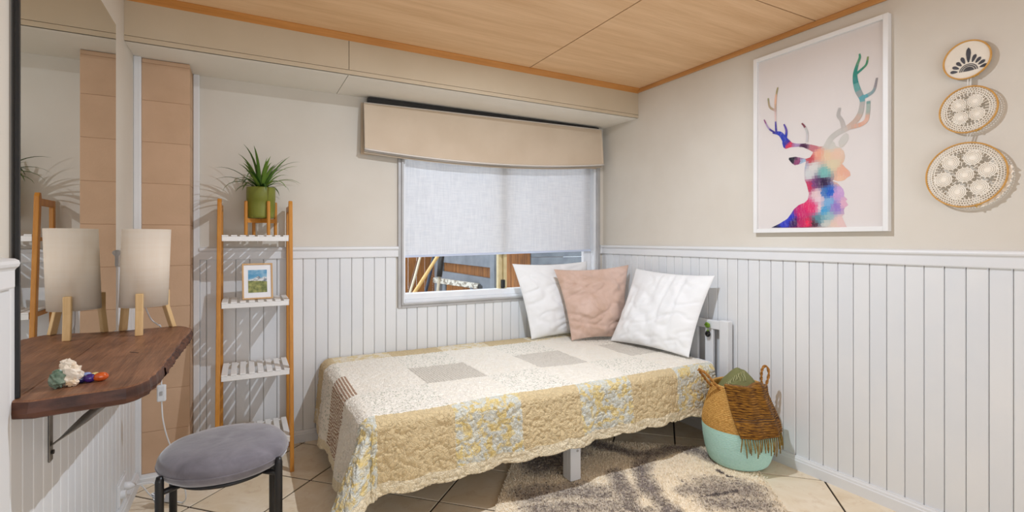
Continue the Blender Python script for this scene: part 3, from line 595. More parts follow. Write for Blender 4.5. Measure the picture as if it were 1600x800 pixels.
# ---------------------------------------------------------------- ladder shelf
ld = thing('ladder_shelf', 'narrow bamboo ladder shelf with white slatted tiers by window wall', 'shelf', (.05, 2.93, 0))
def fy(z): return 2.735+.150*z/1.375
lx0, lx1 = -.121, .224
for x in (lx0, lx1-.019):
    m = MB(); fo = -.004 if x == lx0 else -.006
    A = []
    for z, y0, y1 in ((0,fy(0),fy(0)+.032),(1.36,fy(1.36),fy(1.36)+.032),(1.378,fy(1.375)+.008,fy(1.375)+.024)):
        sxh = (-.006 if x == lx0 else -.004)*(1-z/1.378)
        A += [(x+sxh,y0,z),(x+sxh+.019,y0,z),(x+sxh+.019,y1,z),(x+sxh,y1,z)]
    m.add(A, [(3,2,1,0),(8,9,10,11)]+[(i+4*j,(i+1)%4+4*j,(i+1)%4+4*j+4,i+4*j+4) for j in range(2) for i in range(4)])
    m.build('front_post', BAMBOO, ld, bevel=.003)
    bx('rear_post', BAMBOO, x+.002, x+.019, 3.075, 3.105, 0, 1.355, ld, bevel=.003)
    bx('top_bar', BAMBOO, x+.002, x+.018, fy(1.36)+.030, 3.077, 1.322, 1.354, ld, bevel=.003)
for zt in (1.195, .862, .512, .178):
    y0, y1 = fy(zt)+.002, 3.07; xa, xb = lx0+.0195, lx1-.0195
    t_ = bx('shelf_rail', SLATW, xa, xb, y0, y0+.016, zt-.031, zt-.0072, ld, bevel=.0015)
    bx('shelf_rail', SLATW, xa, xb, y1-.016, y1, zt-.031, zt-.0072, ld, bevel=.0015)
    bx('side_rail', BAMBOO, xa-.002, xa+.010, y0+.016, y1-.016, zt-.030, zt-.012, ld); bx('side_rail', BAMBOO, xb-.010, xb+.002, y0+.016, y1-.016, zt-.030, zt-.012, ld)
    wd = (xb-xa-7*.013)/8; src = None
    for k in range(8):
        x = xa+k*(wd+.013)
        if src is None: src = bx('slat', SLATW, x, x+wd, y0-.001, y1, zt-.007, zt, ld, bevel=.0015, origin=(x,y0,zt))
        else: inst(src, ld, (x,y0,zt))
# planter on its stand
OLIVE = M('olive_ceramic', (116,120,42), (128,132,52), 6, rough=.45, spec=.4)
kx, ky = .077, 3.0
pst = thing('plant_stand', 'small amber wooden plant stand on the top tier', 'stand', (kx, ky, 1.195))
for a in (25, 115, 205, 295):
    q = math.radians(a); x, y = kx+.079*math.cos(q), ky+.079*math.sin(q)
    MB().tube([(x,y,1.196),(x,y,1.372),(x,y,1.376)], [.0085,.0085,.006], 14).build('leg', BAMBOO, pst, smooth=False, bevel=0)
for a in (25, 115):
    q = math.radians(a); m = MB(); m.box(-.075,.075,-.006,.006,0,.022, Matrix.Translation((kx,ky,1.262 if a == 25 else 1.2621)) @ Matrix.Rotation(q,4,'Z')); m.build('cross_bar', BAMBOO, pst)
pt = thing('potted_plant', 'spiky green plant in an olive pot on the wooden stand', 'plant', (kx, ky, 1.286))
pr = [(.001,1.286),(.058,1.286),(.064,1.290),(.066,1.30),(.069,1.345),(.069,1.382),(.0705,1.384),(.0705,1.448),(.069,1.451),(.066,1.451),(.065,1.43),(.001,1.428)]
MB().lathe(pr, kx, ky, 64, lambda q, z: 1+(.006*math.cos(q*24) if z < 1.375 else 0)).build('pot', OLIVE, pt, smooth=True)
MB().lathe([(.064,1.432),(.03,1.440),(.001,1.442)], kx, ky, 32).build('soil', M('dark_soil',(60,48,36),(90,74,56),60,rough=.95,bs=.6,bscale=90), pt, smooth=True)
def leaf_mat():
    m, b, n = base('strappy_leaf', .4, 0, .45); oi = n.new('ShaderNodeObjectInfo')
    n.link(n.mix(oi.outputs['Random'], (40,78,24), (118,150,58)), b.inputs['Base Color']); return m
LEAF = leaf_mat(); lr = random.Random(12)
for k in range(46):
    az = lr.uniform(0, 2*PI) if k > 12 else k/13*2*PI; L = lr.uniform(.16,.27); el = lr.uniform(38,86); el = el if k > 12 else lr.uniform(28,48)
    p = Vector((kx+.018*math.cos(az)*lr.random(), ky+.018*math.sin(az)*lr.random(), 1.436)); e = math.radians(el); m = MB(); vs = []; n = 9; droop = lr.uniform(.05,.16)+(.10 if el < 50 else 0)
    wmax = lr.uniform(.0065,.0095)
    for i in range(n):
        t = i/(n-1); wv = wmax*(min(1, .55+t*2.2))*(1-t**2.6)+.0004
        sd = Vector((-math.sin(az), math.cos(az), 0)); up = Vector((0,0,1))*wv*.35
        vs += [p-sd*wv+up, p.copy(), p+sd*wv+up]
        d = Vector((math.cos(az)*math.cos(e), math.sin(az)*math.cos(e), math.sin(e))); p = p+d*(L/(n-1)); e -= droop*(.4+1.6*t)
        if p.y > 3.10: p.y = 3.10
    m.add(vs, [(3*i+j, 3*i+j+1, 3*i+j+4, 3*i+j+3) for i in range(n-1) for j in range(2)]); m.build('leaf', LEAF, pt, smooth=True)
# photo frame
ff = thing('photo_frame', 'small wooden photo frame with a mountain picture on the second tier', 'picture frame', (.055, 2.93, .862))
FRW = wood('light_oak_frame', (196,150,96), (220,180,128), 2, 4, .5)
tilt = Matrix.Translation((.060, 2.905, .8632)) @ Matrix.Rotation(math.radians(4), 4, 'Z') @ Matrix.Rotation(math.radians(-10), 4, 'X')
fw, fh, bw = .142, .186, .007
m = MB()
for a in ((-fw/2,-fw/2+bw,-.008,.008,0,fh),(fw/2-bw,fw/2,-.008,.008,0,fh),(-fw/2+bw,fw/2-bw,-.008,.008,0,bw),(-fw/2+bw,fw/2-bw,-.008,.008,fh-bw,fh)): m.box(*a, tilt)
fr = m.build('frame', FRW, ff)
MB().box(-fw/2+bw,fw/2-bw,-.003,.006,bw,fh-bw,tilt).build('mat_board', M('white_mat_board',(236,236,238),None,rough=.8), ff)
def flat(name, pts, y, mat, par): m = MB(); m.add([tilt @ Vector((p[0], y, p[1])) for p in pts], [tuple(range(len(pts)))]); return m.build(name, mat, par)
px0, px1, pz0, pz1 = -.044, .044, .034, .152
pic = flat('picture', [(px0,pz0),(px1,pz0),(px1,pz1),(px0,pz1)], -.0034, M('picture_sky', (84,152,192), (176,206,220), 14, (1,1,1.6), rough=.4, lo=.45, hi=.7), ff)
flat('mountains', [(px0,.085),(px1,.085),(px1,.112),(.030,.116),(.018,.108),(.004,.120),(-.010,.112),(-.02,.106),(px0,.100)], -.0038, M('picture_mountains', (96,108,124), (224,226,226), 60, rough=.4, lo=.4, hi=.6), pic)
flat('meadow', [(px0,pz0),(px1,pz0),(px1,.090),(.01,.094),(px0,.096)], -.0042, M('picture_meadow', (88,100,50), (164,164,96), 50, rough=.4, lo=.35, hi=.65), pic)
m = MB(); m.box(-.02,.02,.010,.013,.0,.14, tilt @ Matrix.Rotation(math.radians(-16),4,'X')); m.build('back_stand', FRW, ff)

# ---------------------------------------------------------------- bed
bd = thing('single_bed', 'white wooden single bed along the window wall', 'bed', (1.4, 2.5, 0))
BX0, BX1, BY0, BY1, BZ = .43, 2.405, 1.985, 3.10, .475
bx('side_rail', WHITE, BX0+.02, 2.43, 1.978, 2.003, .255, .335, bd, bevel=.003); bx('side_rail', WHITE, BX0+.02, 2.43, 3.07, 3.095, .255, .335, bd, bevel=.003)
bx('foot_rail', WHITE, BX0, BX0+.025, 1.99, 3.085, .22, .335, bd, bevel=.003)
sl = None
for k in range(13):
    x = BX0+.06+k*.148
    if sl is None: sl = bx('bed_slat', PINE, x, x+.07, 2.003, 3.07, .318, .334, bd, origin=(x,2.003,.318))
    else: inst(sl, bd, (x,2.003,.318))
for x, y in ((BX0+.005,2.28),(BX0+.02,3.03),(1.385,3.03)): bx('leg', WHITE, x, x+.05, y, y+.05, 0, .26, bd, bevel=.003)
lg = bx('leg', WHITE, 1.372, 1.432, 1.964, 1.990, .0135, .30, bd, bevel=.003); bx('leg', WHITE, 1.372, 1.397, 1.990, 2.03, .0135, .30, bd, bevel=.003)
MB().tube([(1.412,1.9645,.155),(1.412,1.9615,.155)], .006, 12).build('bolt', ALU, lg)
m = MB(); m.prism([(1.372,.155),(1.372,.20),(1.30,.255),(1.255,.255)][::-1], lambda p, t: (p[0], t, p[1]), 1.992, 2.010); m.build('corner_brace', WHITE, bd)
HBX0, HBX1 = 2.432, 2.474
for y in (1.925, 3.03): bx('head_post', WHITE, HBX0, HBX1, y, y+.058, .0005, .702, bd, bevel=.004)
bx('head_rail', WHITE, HBX0+.004, HBX1-.006, 1.983, 3.03, .645, .694, bd, bevel=.003); bx('head_rail', WHITE, HBX0+.004, HBX1-.006, 1.983, 3.03, .30, .36, bd, bevel=.003)
sl = None
for k in range(9):
    y = 2.035+k*.112
    if sl is None: sl = bx('head_slat', WHITE, HBX0+.010, HBX1-.014, y, y+.058, .36, .645, bd, bevel=.003, origin=(2.44,y,.36))
    else: inst(sl, bd, (2.44,y,.36))
SHEET = fabric('white_sheet', (234,236,238), (240,241,242), 120, .2)
mt = MB(); mt.box(BX0+.012, 2.418, BY0+.004, BY1-.006, .338, BZ-.012)
tag(mt.build('mattress', SHEET, bevel=.035, seg=4, origin=(1.4,2.5,.338)), 'white sheeted single mattress showing beside the headboard', 'mattress')

# quilt: a sheet of (s,t) cloth coordinates laid over the mattress and hanging at the foot and the front
Xe, Ye, Rr = BX0+.012, BY0+.012, .055
NS, NT = 540, 340
S_, T_ = np.meshgrid(np.linspace(0,1,NS), np.linspace(0,1,NT), indexing='ij')
smax = 2.335+.012*np.sin(T_*9)
tmin_ = lambda s: 1.690-.011*np.abs(np.sin(s*PI/.165))-.012*np.sin(s*2.3+.6)
smin_ = lambda t: .055-.011*np.abs(np.sin(t*PI/.165))
s = smin_(1.69+T_*1.43)+(smax-smin_(1.69+T_*1.43))*S_
t = tmin_(s)+(3.118-tmin_(s))*T_
# rounded corner at the head end of the front hem
hc = np.clip((s-2.17)/.165, 0, 1); dr = np.clip((1.86-t)/.17, 0, 1); s = s-.05*hc**1.5*dr**2*1.2
a = np.maximum(0, Xe-s); b = np.maximum(0, Ye-t); r = np.hypot(a, b); th = np.arctan2(b, a+1e-9)
arc = Rr*PI/2; ph = np.minimum(r, arc)/Rr
cor = np.sin(2*th)**2; both = (a > 0) & (b > 0)
tl_ = np.radians(7)+np.where(both, np.radians(30)*cor, 0)
tl_ = tl_+np.radians(5)*np.sin(s*5.1+1)*(b > 0)*(~both)*.5
rest = np.maximum(0, r-arc)
out = Rr*np.sin(ph)+rest*np.sin(tl_); down = Rr*(1-np.cos(ph))+rest*np.cos(tl_)
fold = np.where(both, np.exp(-((th-1.02)/.13)**2)-.8*np.exp(-((th-1.25)/.12)**2), 0)*np.minimum(rest/.12, 1)*.032
out = out+fold
wav = (.010*np.sin(s*11)+.006*np.sin(s*23+1))*np.minimum(rest/.2, 1)*(b > 0)*(~both); wav2 = (.012*np.sin(t*12)+.006*np.sin(t*26))*np.minimum(rest/.2, 1)*(a > 0)*(~both)
out = out+wav+wav2
ca, sa = np.where(r > 0, a/np.maximum(r,1e-9), 0), np.where(r > 0, b/np.maximum(r,1e-9), 0)
X = np.maximum(s, Xe)-ca*out; Y = np.maximum(t, Ye)-sa*out
Z = BZ-down+.006*snoise(s*3, t*3, 5)*(1-np.minimum(r/.1, 1))
Z = Z-np.clip((t-3.06)/.06, 0, 1)**2*.02
Zf = .010; over = np.maximum(0, Zf-Z); X = X-ca*over*.8; Y = Y-sa*over*.8; Z = np.maximum(Z, Zf)
P = np.stack([X, Y, Z], -1)
du = np.gradient(P, axis=0); dv = np.gradient(P, axis=1); nn = np.cross(du, dv); nn /= np.maximum(np.linalg.norm(nn, axis=-1, keepdims=True), 1e-9)
wx, wy = s+.010*snoise(s*30, t*30, 8), t+.010*snoise(s*30, t*30, 9)
q1 = np.abs(snoise(wx*52, wy*52, 1)); puff = np.minimum(q1*3.0, 1)
amp = np.where((r > arc*.6), .0062, .0030)
P = P+nn*((puff-.5)*amp)[..., None]
# patchwork: each patch has cloth a, cloth b and a print kind
CR, TAN, TAN2, YEL, BLU = (240,230,212), (214,192,150), (200,174,128), (224,200,134), (210,212,204)
GRY, GRY2, BRNC, OLV, CRW = (218,210,197), (196,187,172), (168,136,112), (192,192,174), (244,237,224)
def patch(i, row):
    """returns (cloth a, cloth b, (floral, stripe, dot))"""
    ev = i % 2 == 0
    if row == 0: return (TAN, TAN2, (.0,0,0)) if ev else (BLU, YEL, (1,0,0))
    if row == 1: return (CRW, OLV, (0,0,1)) if ev else (CRW, CR, (.5,0,0))
    if row == 2:
        if i == -1 or i == -2: return (BRNC, CR, (0,1,0))
        return (CRW, CR, (.5,0,0)) if ev else ((GRY, GRY2, (0,1,0)) if i == 1 else (GRY, GRY2, (0,0,.8)))
    if row == 3: return (CRW, CR, (.5,0,0)) if ev else (CRW, OLV, (0,0,1))
    return (TAN, TAN2, (.0,0,0)) if i % 2 else (CR, YEL, (.8,0,0))
fs_ = (s[:-1,:-1]+s[1:,1:])/2; ft_ = (t[:-1,:-1]+t[1:,1:])/2
fi = np.floor((fs_-.45)/.32).astype(int); fr_ = np.where(ft_ < 1.985, 0, np.where(ft_ < 2.30, 1, np.where(ft_ < 2.62, 2, np.where(ft_ < 2.93, 3, 4))))
Tm = (T_[:-1,:-1]); Sm = S_[:-1,:-1]; hem = (ft_ < tmin_(fs_)+.045) | (fs_ < smin_(ft_)+.045)
nf = (NS-1)*(NT-1); cA = np.zeros((nf,4)); cB = np.zeros((nf,4)); cK = np.zeros((nf,4)); cache = {}
fiR, frR, hR = fi.ravel(), fr_.ravel(), hem.ravel()
for k in range(nf):
    key = (-9, 9) if hR[k] else (fiR[k], frR[k])
    if key not in cache:
        pa, pb, kd = ((232,218,188), (222,204,166), (.4,0,0)) if hR[k] else patch(int(fiR[k]), int(frR[k]))
        if not hR[k] and fiR[k] < 0 and frR[k] == 0: pa, pb, kd = BLU, YEL, (1,0,0)
        cache[key] = ((*lin(pa),1), (*lin(pb),1), (*kd,1))
    cA[k], cB[k], cK[k] = cache[key]
idx = np.arange(NS*NT).reshape(NS, NT)
quads = np.stack([idx[:-1,:-1], idx[1:,:-1], idx[1:,1:], idx[:-1,1:]], -1).reshape(-1, 4)
def np_mesh(name, verts, quads, uv=None, cols=None):
    me = D.meshes.new(name); k = quads.shape[1]
    me.vertices.add(len(verts)); me.vertices.foreach_set('co', np.asarray(verts, dtype=np.float32).ravel())
    me.loops.add(quads.size); me.loops.foreach_set('vertex_index', quads.ravel().astype(np.int32))
    me.polygons.add(len(quads)); me.polygons.foreach_set('loop_start', np.arange(0, quads.size, k, dtype=np.int32))
    me.polygons.foreach_set('use_smooth', np.ones(len(quads), dtype=bool))
    me.update(calc_edges=True)
    if uv is not None:
        u = me.uv_layers.new(name='cloth'); u.data.foreach_set('uv', uv[quads.ravel()].astype(np.float32).ravel())
    for nm, c in (cols or {}).items():
        at = me.color_attributes.new(nm, 'FLOAT_COLOR', 'CORNER'); at.data.foreach_set('color', np.repeat(c, k, axis=0).astype(np.float32).ravel())
    return me
def quilt_mat():
    m, b, n = base('patchwork_quilt', .9, 0, .15); b.inputs['Sheen Weight'].default_value = .1
    def attr(nm): x = n.new('ShaderNodeVertexColor'); x.layer_name = nm; return x.outputs[0]
    uv = n.new('ShaderNodeUVMap'); uv.uv_map = 'cloth'; co = uv.outputs[0]
    sp = n.new('ShaderNodeSeparateColor'); n.link(attr('kind'), sp.inputs[0])
    blotch = n.ramp(n.noise(co, 24, 3, .55, .6), .48, .56); fine = n.ramp(n.noise(co, 60, 3, .6), .44, .60)
    flor = n.math('ADD', n.math('MULTIPLY', blotch, .75), n.math('MULTIPLY', fine, .30))
    wv = n.new('ShaderNodeTexWave'); wv.inputs['Scale'].default_value = 22; wv.inputs['Distortion'].default_value = 1.2; wv.inputs['Detail'].default_value = 1; wv.bands_direction = 'X'; n.link(co, wv.inputs[0])
    stripe = n.ramp(wv.outputs[1], .55, .8)
    vo = n.new('ShaderNodeTexVoronoi'); vo.inputs['Scale'].default_value = 80; n.link(co, vo.inputs['Vector']); dots = n.ramp(vo.outputs['Distance'], .42, .22)
    f = n.math('ADD', n.math('ADD', n.math('MULTIPLY', flor, sp.outputs[0]), n.math('MULTIPLY', stripe, sp.outputs[1])), n.math('MULTIPLY', dots, sp.outputs[2]))
    f = n.math('MINIMUM', f, 1.0)
    mx = n.new('ShaderNodeMix'); mx.data_type = 'RGBA'; n.link(f, mx.inputs[0]); n.link(attr('cloth_a'), mx.inputs[6]); n.link(attr('cloth_b'), mx.inputs[7])
    n.link(mx.outputs[2], b.inputs['Base Color'])
    rd = n.math('MINIMUM', n.math('MULTIPLY', n.math('ABSOLUTE', n.math('SUBTRACT', n.noise(co, 62, 1, .5, .8), .5)), 9.0), 1.0)
    hh = n.math('ADD', rd, n.math('MULTIPLY', n.noise(co, 160, 2, .6), .35))
    bump(n, b, hh, .65, .0045); return m
qme = np_mesh('patchwork_quilt', P.reshape(-1,3)-np.array([1.35,2.4,.3]), quads, np.stack([s.ravel(), t.ravel()], -1), {'cloth_a': cA, 'cloth_b': cB, 'kind': cK})
qme.materials.append(quilt_mat()); qo = D.objects.new('patchwork_quilt', qme); COL.objects.link(qo); qo.location = (1.35,2.4,.3)
sm = qo.modifiers.new('thickness', 'SOLIDIFY'); sm.thickness = .006; sm.offset = -1
tag(qo, 'cream, tan and blue floral patchwork quilt draped over the bed', 'quilt')

# ---------------------------------------------------------------- pillows
def pillow(name, label, bl, br_, tr, tl, T, mat, seed, wr=.010, pinch=.06, flange=0, nrm=None):
    n = 58; u, v = np.meshgrid(np.linspace(-1,1,n), np.linspace(-1,1,n), indexing='ij')
    uu = u*(1-pinch*(1-v*v)*np.abs(u)); vv = v*(1-pinch*(1-u*u)*np.abs(v))
    fu, fv = (uu+1)/2, (vv+1)/2
    BL, BR, TR, TL = [np.array(q, float) for q in (bl, br_, tr, tl)]
    base_ = (BL*((1-fu)*(1-fv))[...,None]+BR*(fu*(1-fv))[...,None]+TR*(fu*fv)[...,None]+TL*((1-fu)*fv)[...,None])
    nv = np.cross(BR-BL, TL-BL); nv /= np.linalg.norm(nv)
    k = (1-np.abs(u)**2.4)*(1-np.abs(v)**2.4); k = np.maximum(k, 0)**.62
    k = k*(1-.22*v)
    ang = seed*.9
    c1 = np.abs(snoise((u*math.cos(ang)+v*math.sin(ang))*3.6+seed*3, (v*math.cos(ang)-u*math.sin(ang))*1.3, seed)); c2 = np.abs(snoise(u*2.4+v*1.8, v*4.5-u*2, seed+4))
    wr_ = wr*((1-np.minimum(c1*2.2, 1))*-.9+(1-np.minimum(c2*2.6, 1))*-.6+.5*snoise(u*5, v*5, seed+9))*np.minimum(1, k*2)
    vs = []; front = base_+nv*(T*k+wr_)[...,None]; back = base_-nv*(T*.8*k)[...,None]-nv*.0015
    m = MB(); m.grid(front); m.grid(back, True)
    A, B = 0, n*n
    bd_ = [(i,0) for i in range(n)]+[(n-1,j) for j in range(1,n)]+[(i,n-1) for i in range(n-2,-1,-1)]+[(0,j) for j in range(n-2,0,-1)]
    L = len(bd_)
    for k_ in range(L):
        (i,j),(i2,j2) = bd_[k_], bd_[(k_+1)%L]; m.f.append((A+i2*n+j2, A+i*n+j, B+i*n+j, B+i2*n+j2))
    o = m.build(name, mat, smooth=True, origin=tuple((BL+BR)/2)); return tag(o, label, 'pillow', 'pillows at the head of the bed')
COTTON = fabric('white_cotton', (238,238,238), (243,243,242), 90, .25)
MAUVE = velvet('mauve_velvet', (198,166,146), (220,192,178), .5, 6)
pillow('pillow', 'white pillow leaning under the window left of the mauve one', (1.745,2.965,.483), (2.28,2.965,.483), (2.275,3.045,1.010), (1.640,3.05,1.004), .062, COTTON, 2, .013, .06)
pillow('pillow', 'mauve velvet pillow between the two white pillows', (1.965,2.80,.483), (2.345,2.68,.483), (2.425,2.75,.992), (1.905,2.93,.965), .075, MAUVE, 5, .020, .08)
pillow('pillow', 'large white pillow leaning on the headboard nearest the basket', (2.195,2.675,.483), (2.285,2.075,.483), (2.415,2.00,.962), (2.405,2.655,.972), .068, COTTON, 7, .015, .06)
# little hanging ornament on the headboard
orn = thing('hanging_ornament', 'tiny green and black ornament hanging on the headboard end', 'ornament', (2.425, 2.06, .62))
GRNL = M('ornament_green', (90,124,30), (132,164,48), 40, rough=.5)
MB().sphere((2.428,2.060,.612), .017, 16, 12, (.8,1,1.15)).build('black_ball', M('glossy_black', (18,18,18), None, rough=.1), orn, smooth=True)
for k in range(5):
    q = k*1.25; MB().sphere((2.426+.004*math.cos(q),2.062+.013*math.cos(q),.664+.010*math.sin(q)), .010, 10, 8, (.5,1.2,.7)).build('green_leaf', GRNL, orn, smooth=True)
MB().tube([(2.43,2.06,.63),(2.43,2.061,.66)], .0015, 6).build('string', GRNL, orn); MB().sphere((2.424,2.058,.632), .006, 8, 6, (.8,1.4,.7)).build('green_leaf', GRNL, orn, smooth=True)

# ---------------------------------------------------------------- rug
U_, N_ = np.array((.6,.8)), np.array((.8,-.6)); u0, u1, n0_, n1_ = .95, 2.93, -.395, .850
def seg_d(p, a, b_):
    ab = b_-a; t_ = np.clip(((p-a)@ab)/max(ab@ab, 1e-9), 0, 1); return np.linalg.norm(p-(a+t_[:,None]*ab), axis=1)
def rug_dark(p):
    d = np.zeros(len(p)); nz_ = snoise(p[:,0]*9, p[:,1]*9, 21)*.35+snoise(p[:,0]*28, p[:,1]*28, 22)*.25
    for pts, r_, st_ in RUG_BLOBS:
        pts = [np.array(q) for q in pts]; dd = np.min([seg_d(p, pts[i], pts[i+1]) for i in range(len(pts)-1)], axis=0)
        d = np.maximum(d, st_*np.clip(1.25-dd/r_+nz_*.8, 0, 1))
    return d
def rug_inside(p):
    return ~((p[:,0] > XR-.03) | (p[:,1] > YB-.05))
def rug_cols(p, rg):
    dk = rug_dark(p)[:,None]; cr = np.array(lin((248,233,208))); gy = np.array(lin((152,140,132))); bl = np.array(lin((74,68,66)))
    sp = rg.random(len(p))[:,None]
    c = cr*(1-np.clip(dk,0,1))+gy*np.clip(dk,0,1); c = c*(1-np.clip(dk-1,0,1)*1.2)+bl*np.clip(dk-1,0,1)*1.2
    c = np.where((sp < .20*np.clip(dk*1.5,0,1)), np.array(lin((134,122,114))), c); c = np.where((sp > .8) & (dk > .2) & (dk < 1.3), np.array(lin((206,192,172))), c)
    return np.concatenate([c*(.92+.16*rg.random((len(p),1))), np.ones((len(p),1))], 1)
RUGM, b_, n_ = base('rug_pile', .95, 0, .1); x_ = n_.new('ShaderNodeVertexColor'); x_.layer_name = 'dye'; n_.link(x_.outputs[0], b_.inputs['Base Color'])
rg_ = thing('cream_grey_rug', 'cream rug with dark grey swirls half under the bed', 'rug', (1.9, 1.7, 0))
gu, gn = np.meshgrid(np.arange(u0, u1, .012), np.arange(n0_, n1_, .012), indexing='ij')
pp = gu[...,None]*U_+gn[...,None]*N_; A_, B_ = gu.shape; ix = np.arange(A_*B_).reshape(A_,B_)
qd = np.stack([ix[:-1,:-1], ix[:-1,1:], ix[1:,1:], ix[1:,:-1]], -1).reshape(-1,4); pf = pp.reshape(-1,2)
cen = pf[qd].mean(1); keep = rug_inside(cen); qd = qd[keep]
if np.cross(pf[qd[0,1]]-pf[qd[0,0]], pf[qd[0,2]]-pf[qd[0,0]]) < 0: qd = qd[:, ::-1]
vz = np.concatenate([pf, np.full((len(pf),1), .0085)], 1)-np.array([1.9,1.7,0])
used = np.zeros(len(vz), bool); used[qd.ravel()] = True; remap = np.cumsum(used)-1
me = np_mesh('backing', vz[used], remap[qd], None, {'dye': rug_cols(cen[keep], rng)}); me.materials.append(RUGM)
o_ = D.objects.new('backing', me); COL.objects.link(o_); o_.parent = rg_
sm = o_.modifiers.new('thickness', 'SOLIDIFY'); sm.thickness = .0075; sm.offset = -1
NTUFT = 90000
pu = rng.uniform(u0, u1, NTUFT); pn = rng.uniform(n0_, n1_, NTUFT); pt_ = pu[:,None]*U_+pn[:,None]*N_
ok = rug_inside(pt_) & (pt_[:,1] > .9); pt_ = pt_[ok]; k_ = len(pt_); an = rng.uniform(0, 2*PI, k_); le = rng.uniform(.004,.009, k_); wd = rng.uniform(.0016,.003, k_)
dx = np.stack([np.cos(an), np.sin(an)], 1); b0 = np.concatenate([pt_-dx*wd[:,None], np.full((k_,1),.0082)], 1); b1 = np.concatenate([pt_+dx*wd[:,None], np.full((k_,1),.0082)], 1)
lean = rng.uniform(-.006,.006,(k_,2)); tp = np.concatenate([pt_+lean, (.0085+le)[:,None]], 1)
vs3 = np.stack([b0,b1,tp], 1).reshape(-1,3)-np.array([1.9,1.7,0]); tri = np.arange(3*k_).reshape(-1,3)
me = np_mesh('pile', vs3, tri, None, {'dye': rug_cols(pt_, rng)}); me.materials.append(RUGM)
o_ = D.objects.new('pile', me); COL.objects.link(o_); o_.parent = rg_; o_['kind'] = 'stuff'

# ---------------------------------------------------------------- basket and throws
kx, ky = 2.287, 1.745
def weave(name, c1, c2, c3=None):
    m, b, n = base(name, .75, 0, .25); co = n.coords((1,1,1)); a_ = n.ramp(n.noise(n.coords((40,40,120)), 2.2, 4, .65), .35, .65)
    n.link(n.mix(a_, c1, c2), b.inputs['Base Color']); bump(n, b, n.noise(n.coords((60,60,60)), 2.5, 3, .6), .5, .004); return m
SEAG = weave('natural_seagrass', (176,126,58), (228,180,104)); TEAL = weave('aqua_painted_seagrass', (186,228,214), (202,238,226))
bk_ = thing('seagrass_basket', 'round belly basket, natural seagrass above and aqua below', 'basket', (kx, ky, 0))
bz = [0,.012,.03,.07,.12,.17,.21,.25,.29,.33,.37,.405]; brd = [.128,.142,.151,.162,.171,.176,.177,.172,.161,.148,.136,.128]
bz = [z+.012 for z in bz]
def brad(z): return float(np.interp(z, bz, brd))
def coil(z0, z1, nc):
    pr = []
    for k in range(nc):
        for j in range(5):
            t_ = j/5; z = z0+(z1-z0)*(k+t_)/nc; pr.append((brad(z)+.0030*math.sin(PI*t_), z))
    return pr+[(brad(z1), z1)]
def braid(q, z): return 1+.006*math.sin(q*46+z*900)
lw = MB(); lw.lathe([(.001,.0125),(.11,.0125)]+coil(.0125,.205,24), kx, ky, 160, braid); lo_ = lw.build('lower_weave', TEAL, bk_, smooth=True)
uw = MB(); uw.lathe(coil(.205,.417,26)+[(.122,.419),(.120,.41),(.13,.37),(.155,.30),(.165,.22),(.14,.06),(.001,.05)], kx, ky, 160, braid); uw.build('upper_weave', SEAG, bk_, smooth=True)
def rope(name, pts, r_, mat, par, twist=60):
    P_ = smooth_pts(pts, 14); m = MB(); Ls = [0]
    for i in range(1, len(P_)): Ls.append(Ls[-1]+(P_[i]-P_[i-1]).length)
    for st_ in range(2):
        q = []
        for i, p in enumerate(P_):
            tg = (P_[min(i+1,len(P_)-1)]-P_[max(i-1,0)]).normalized(); a_ = tg.cross(Vector((.3,.2,1))).normalized(); b2 = tg.cross(a_); an_ = Ls[i]*twist*2+st_*PI
            q.append(p+a_*math.cos(an_)*r_*.6+b2*math.sin(an_)*r_*.6)
        m.tube(q, r_*.72, 6)
    return m.build(name, mat, par, smooth=True)
ROPE = weave('handle_rope', (136,88,38), (196,142,74))
def hpt(ang, rad, z): q = math.radians(ang); return (kx+rad*math.cos(q), ky+rad*math.sin(q), z)
rope('handle', [hpt(176,.135,.40), hpt(172,.165,.44), hpt(166,.20,.485), hpt(160,.222,.497), hpt(156,.205,.478), hpt(150,.165,.43), hpt(146,.137,.40)], .0062, ROPE, bk_)
hb_ = Vector(hpt(314, .128, .40)); rt_ = Vector((.86, -.50, 0))
rope('handle', [hb_+rt_*a_+Vector((0,0,z_)) for a_, z_ in ((-.016,0),(-.020,.05),(-.017,.095),(-.004,.116),(.012,.108),(.018,.075),(.008,.03),(-.002,0))], .0058, ROPE, bk_)
OLT = fabric('olive_throw', (112,112,72), (132,132,90), 160, .4); 
ot_ = thing('olive_throw', 'olive green fringed throw folded inside the basket', 'blanket', (kx, ky, .36))
n = 56; uu, vv = np.meshgrid(np.linspace(-1,1,n), np.linspace(-1,1,n), indexing='ij')
rr_ = np.maximum(np.abs(uu), np.abs(vv)); hyp = np.maximum(np.hypot(uu,vv), 1e-9); sc_ = rr_/hyp
gx, gy = uu*sc_*.116, vv*sc_*.116
peak = .098*np.exp(-(((gx-.006)/.095)**2+((gy-.004)/.085)**2))+.026*np.sin(gx*42+gy*20)*np.exp(-(rr_/.8)**4)*.5+.006*snoise(gx*40, gy*40, 3)
gz = .385+peak-.03*rr_**4
m = MB(); m.grid(np.stack([kx+gx, ky+gy, gz], -1)); m.build('cloth', OLT, ot_, smooth=True)
fl_ = random.Random(5)
def olive_z(x, y):
    ii = int(np.argmin((kx+gx-x)**2+(ky+gy-y)**2)); return float(gz.ravel()[ii])
OTS = M('olive_tassel', (158,156,112), None, rough=.9); rtv, tcv = Vector((.881,-.473,0)), Vector((-.797,-.604,0))
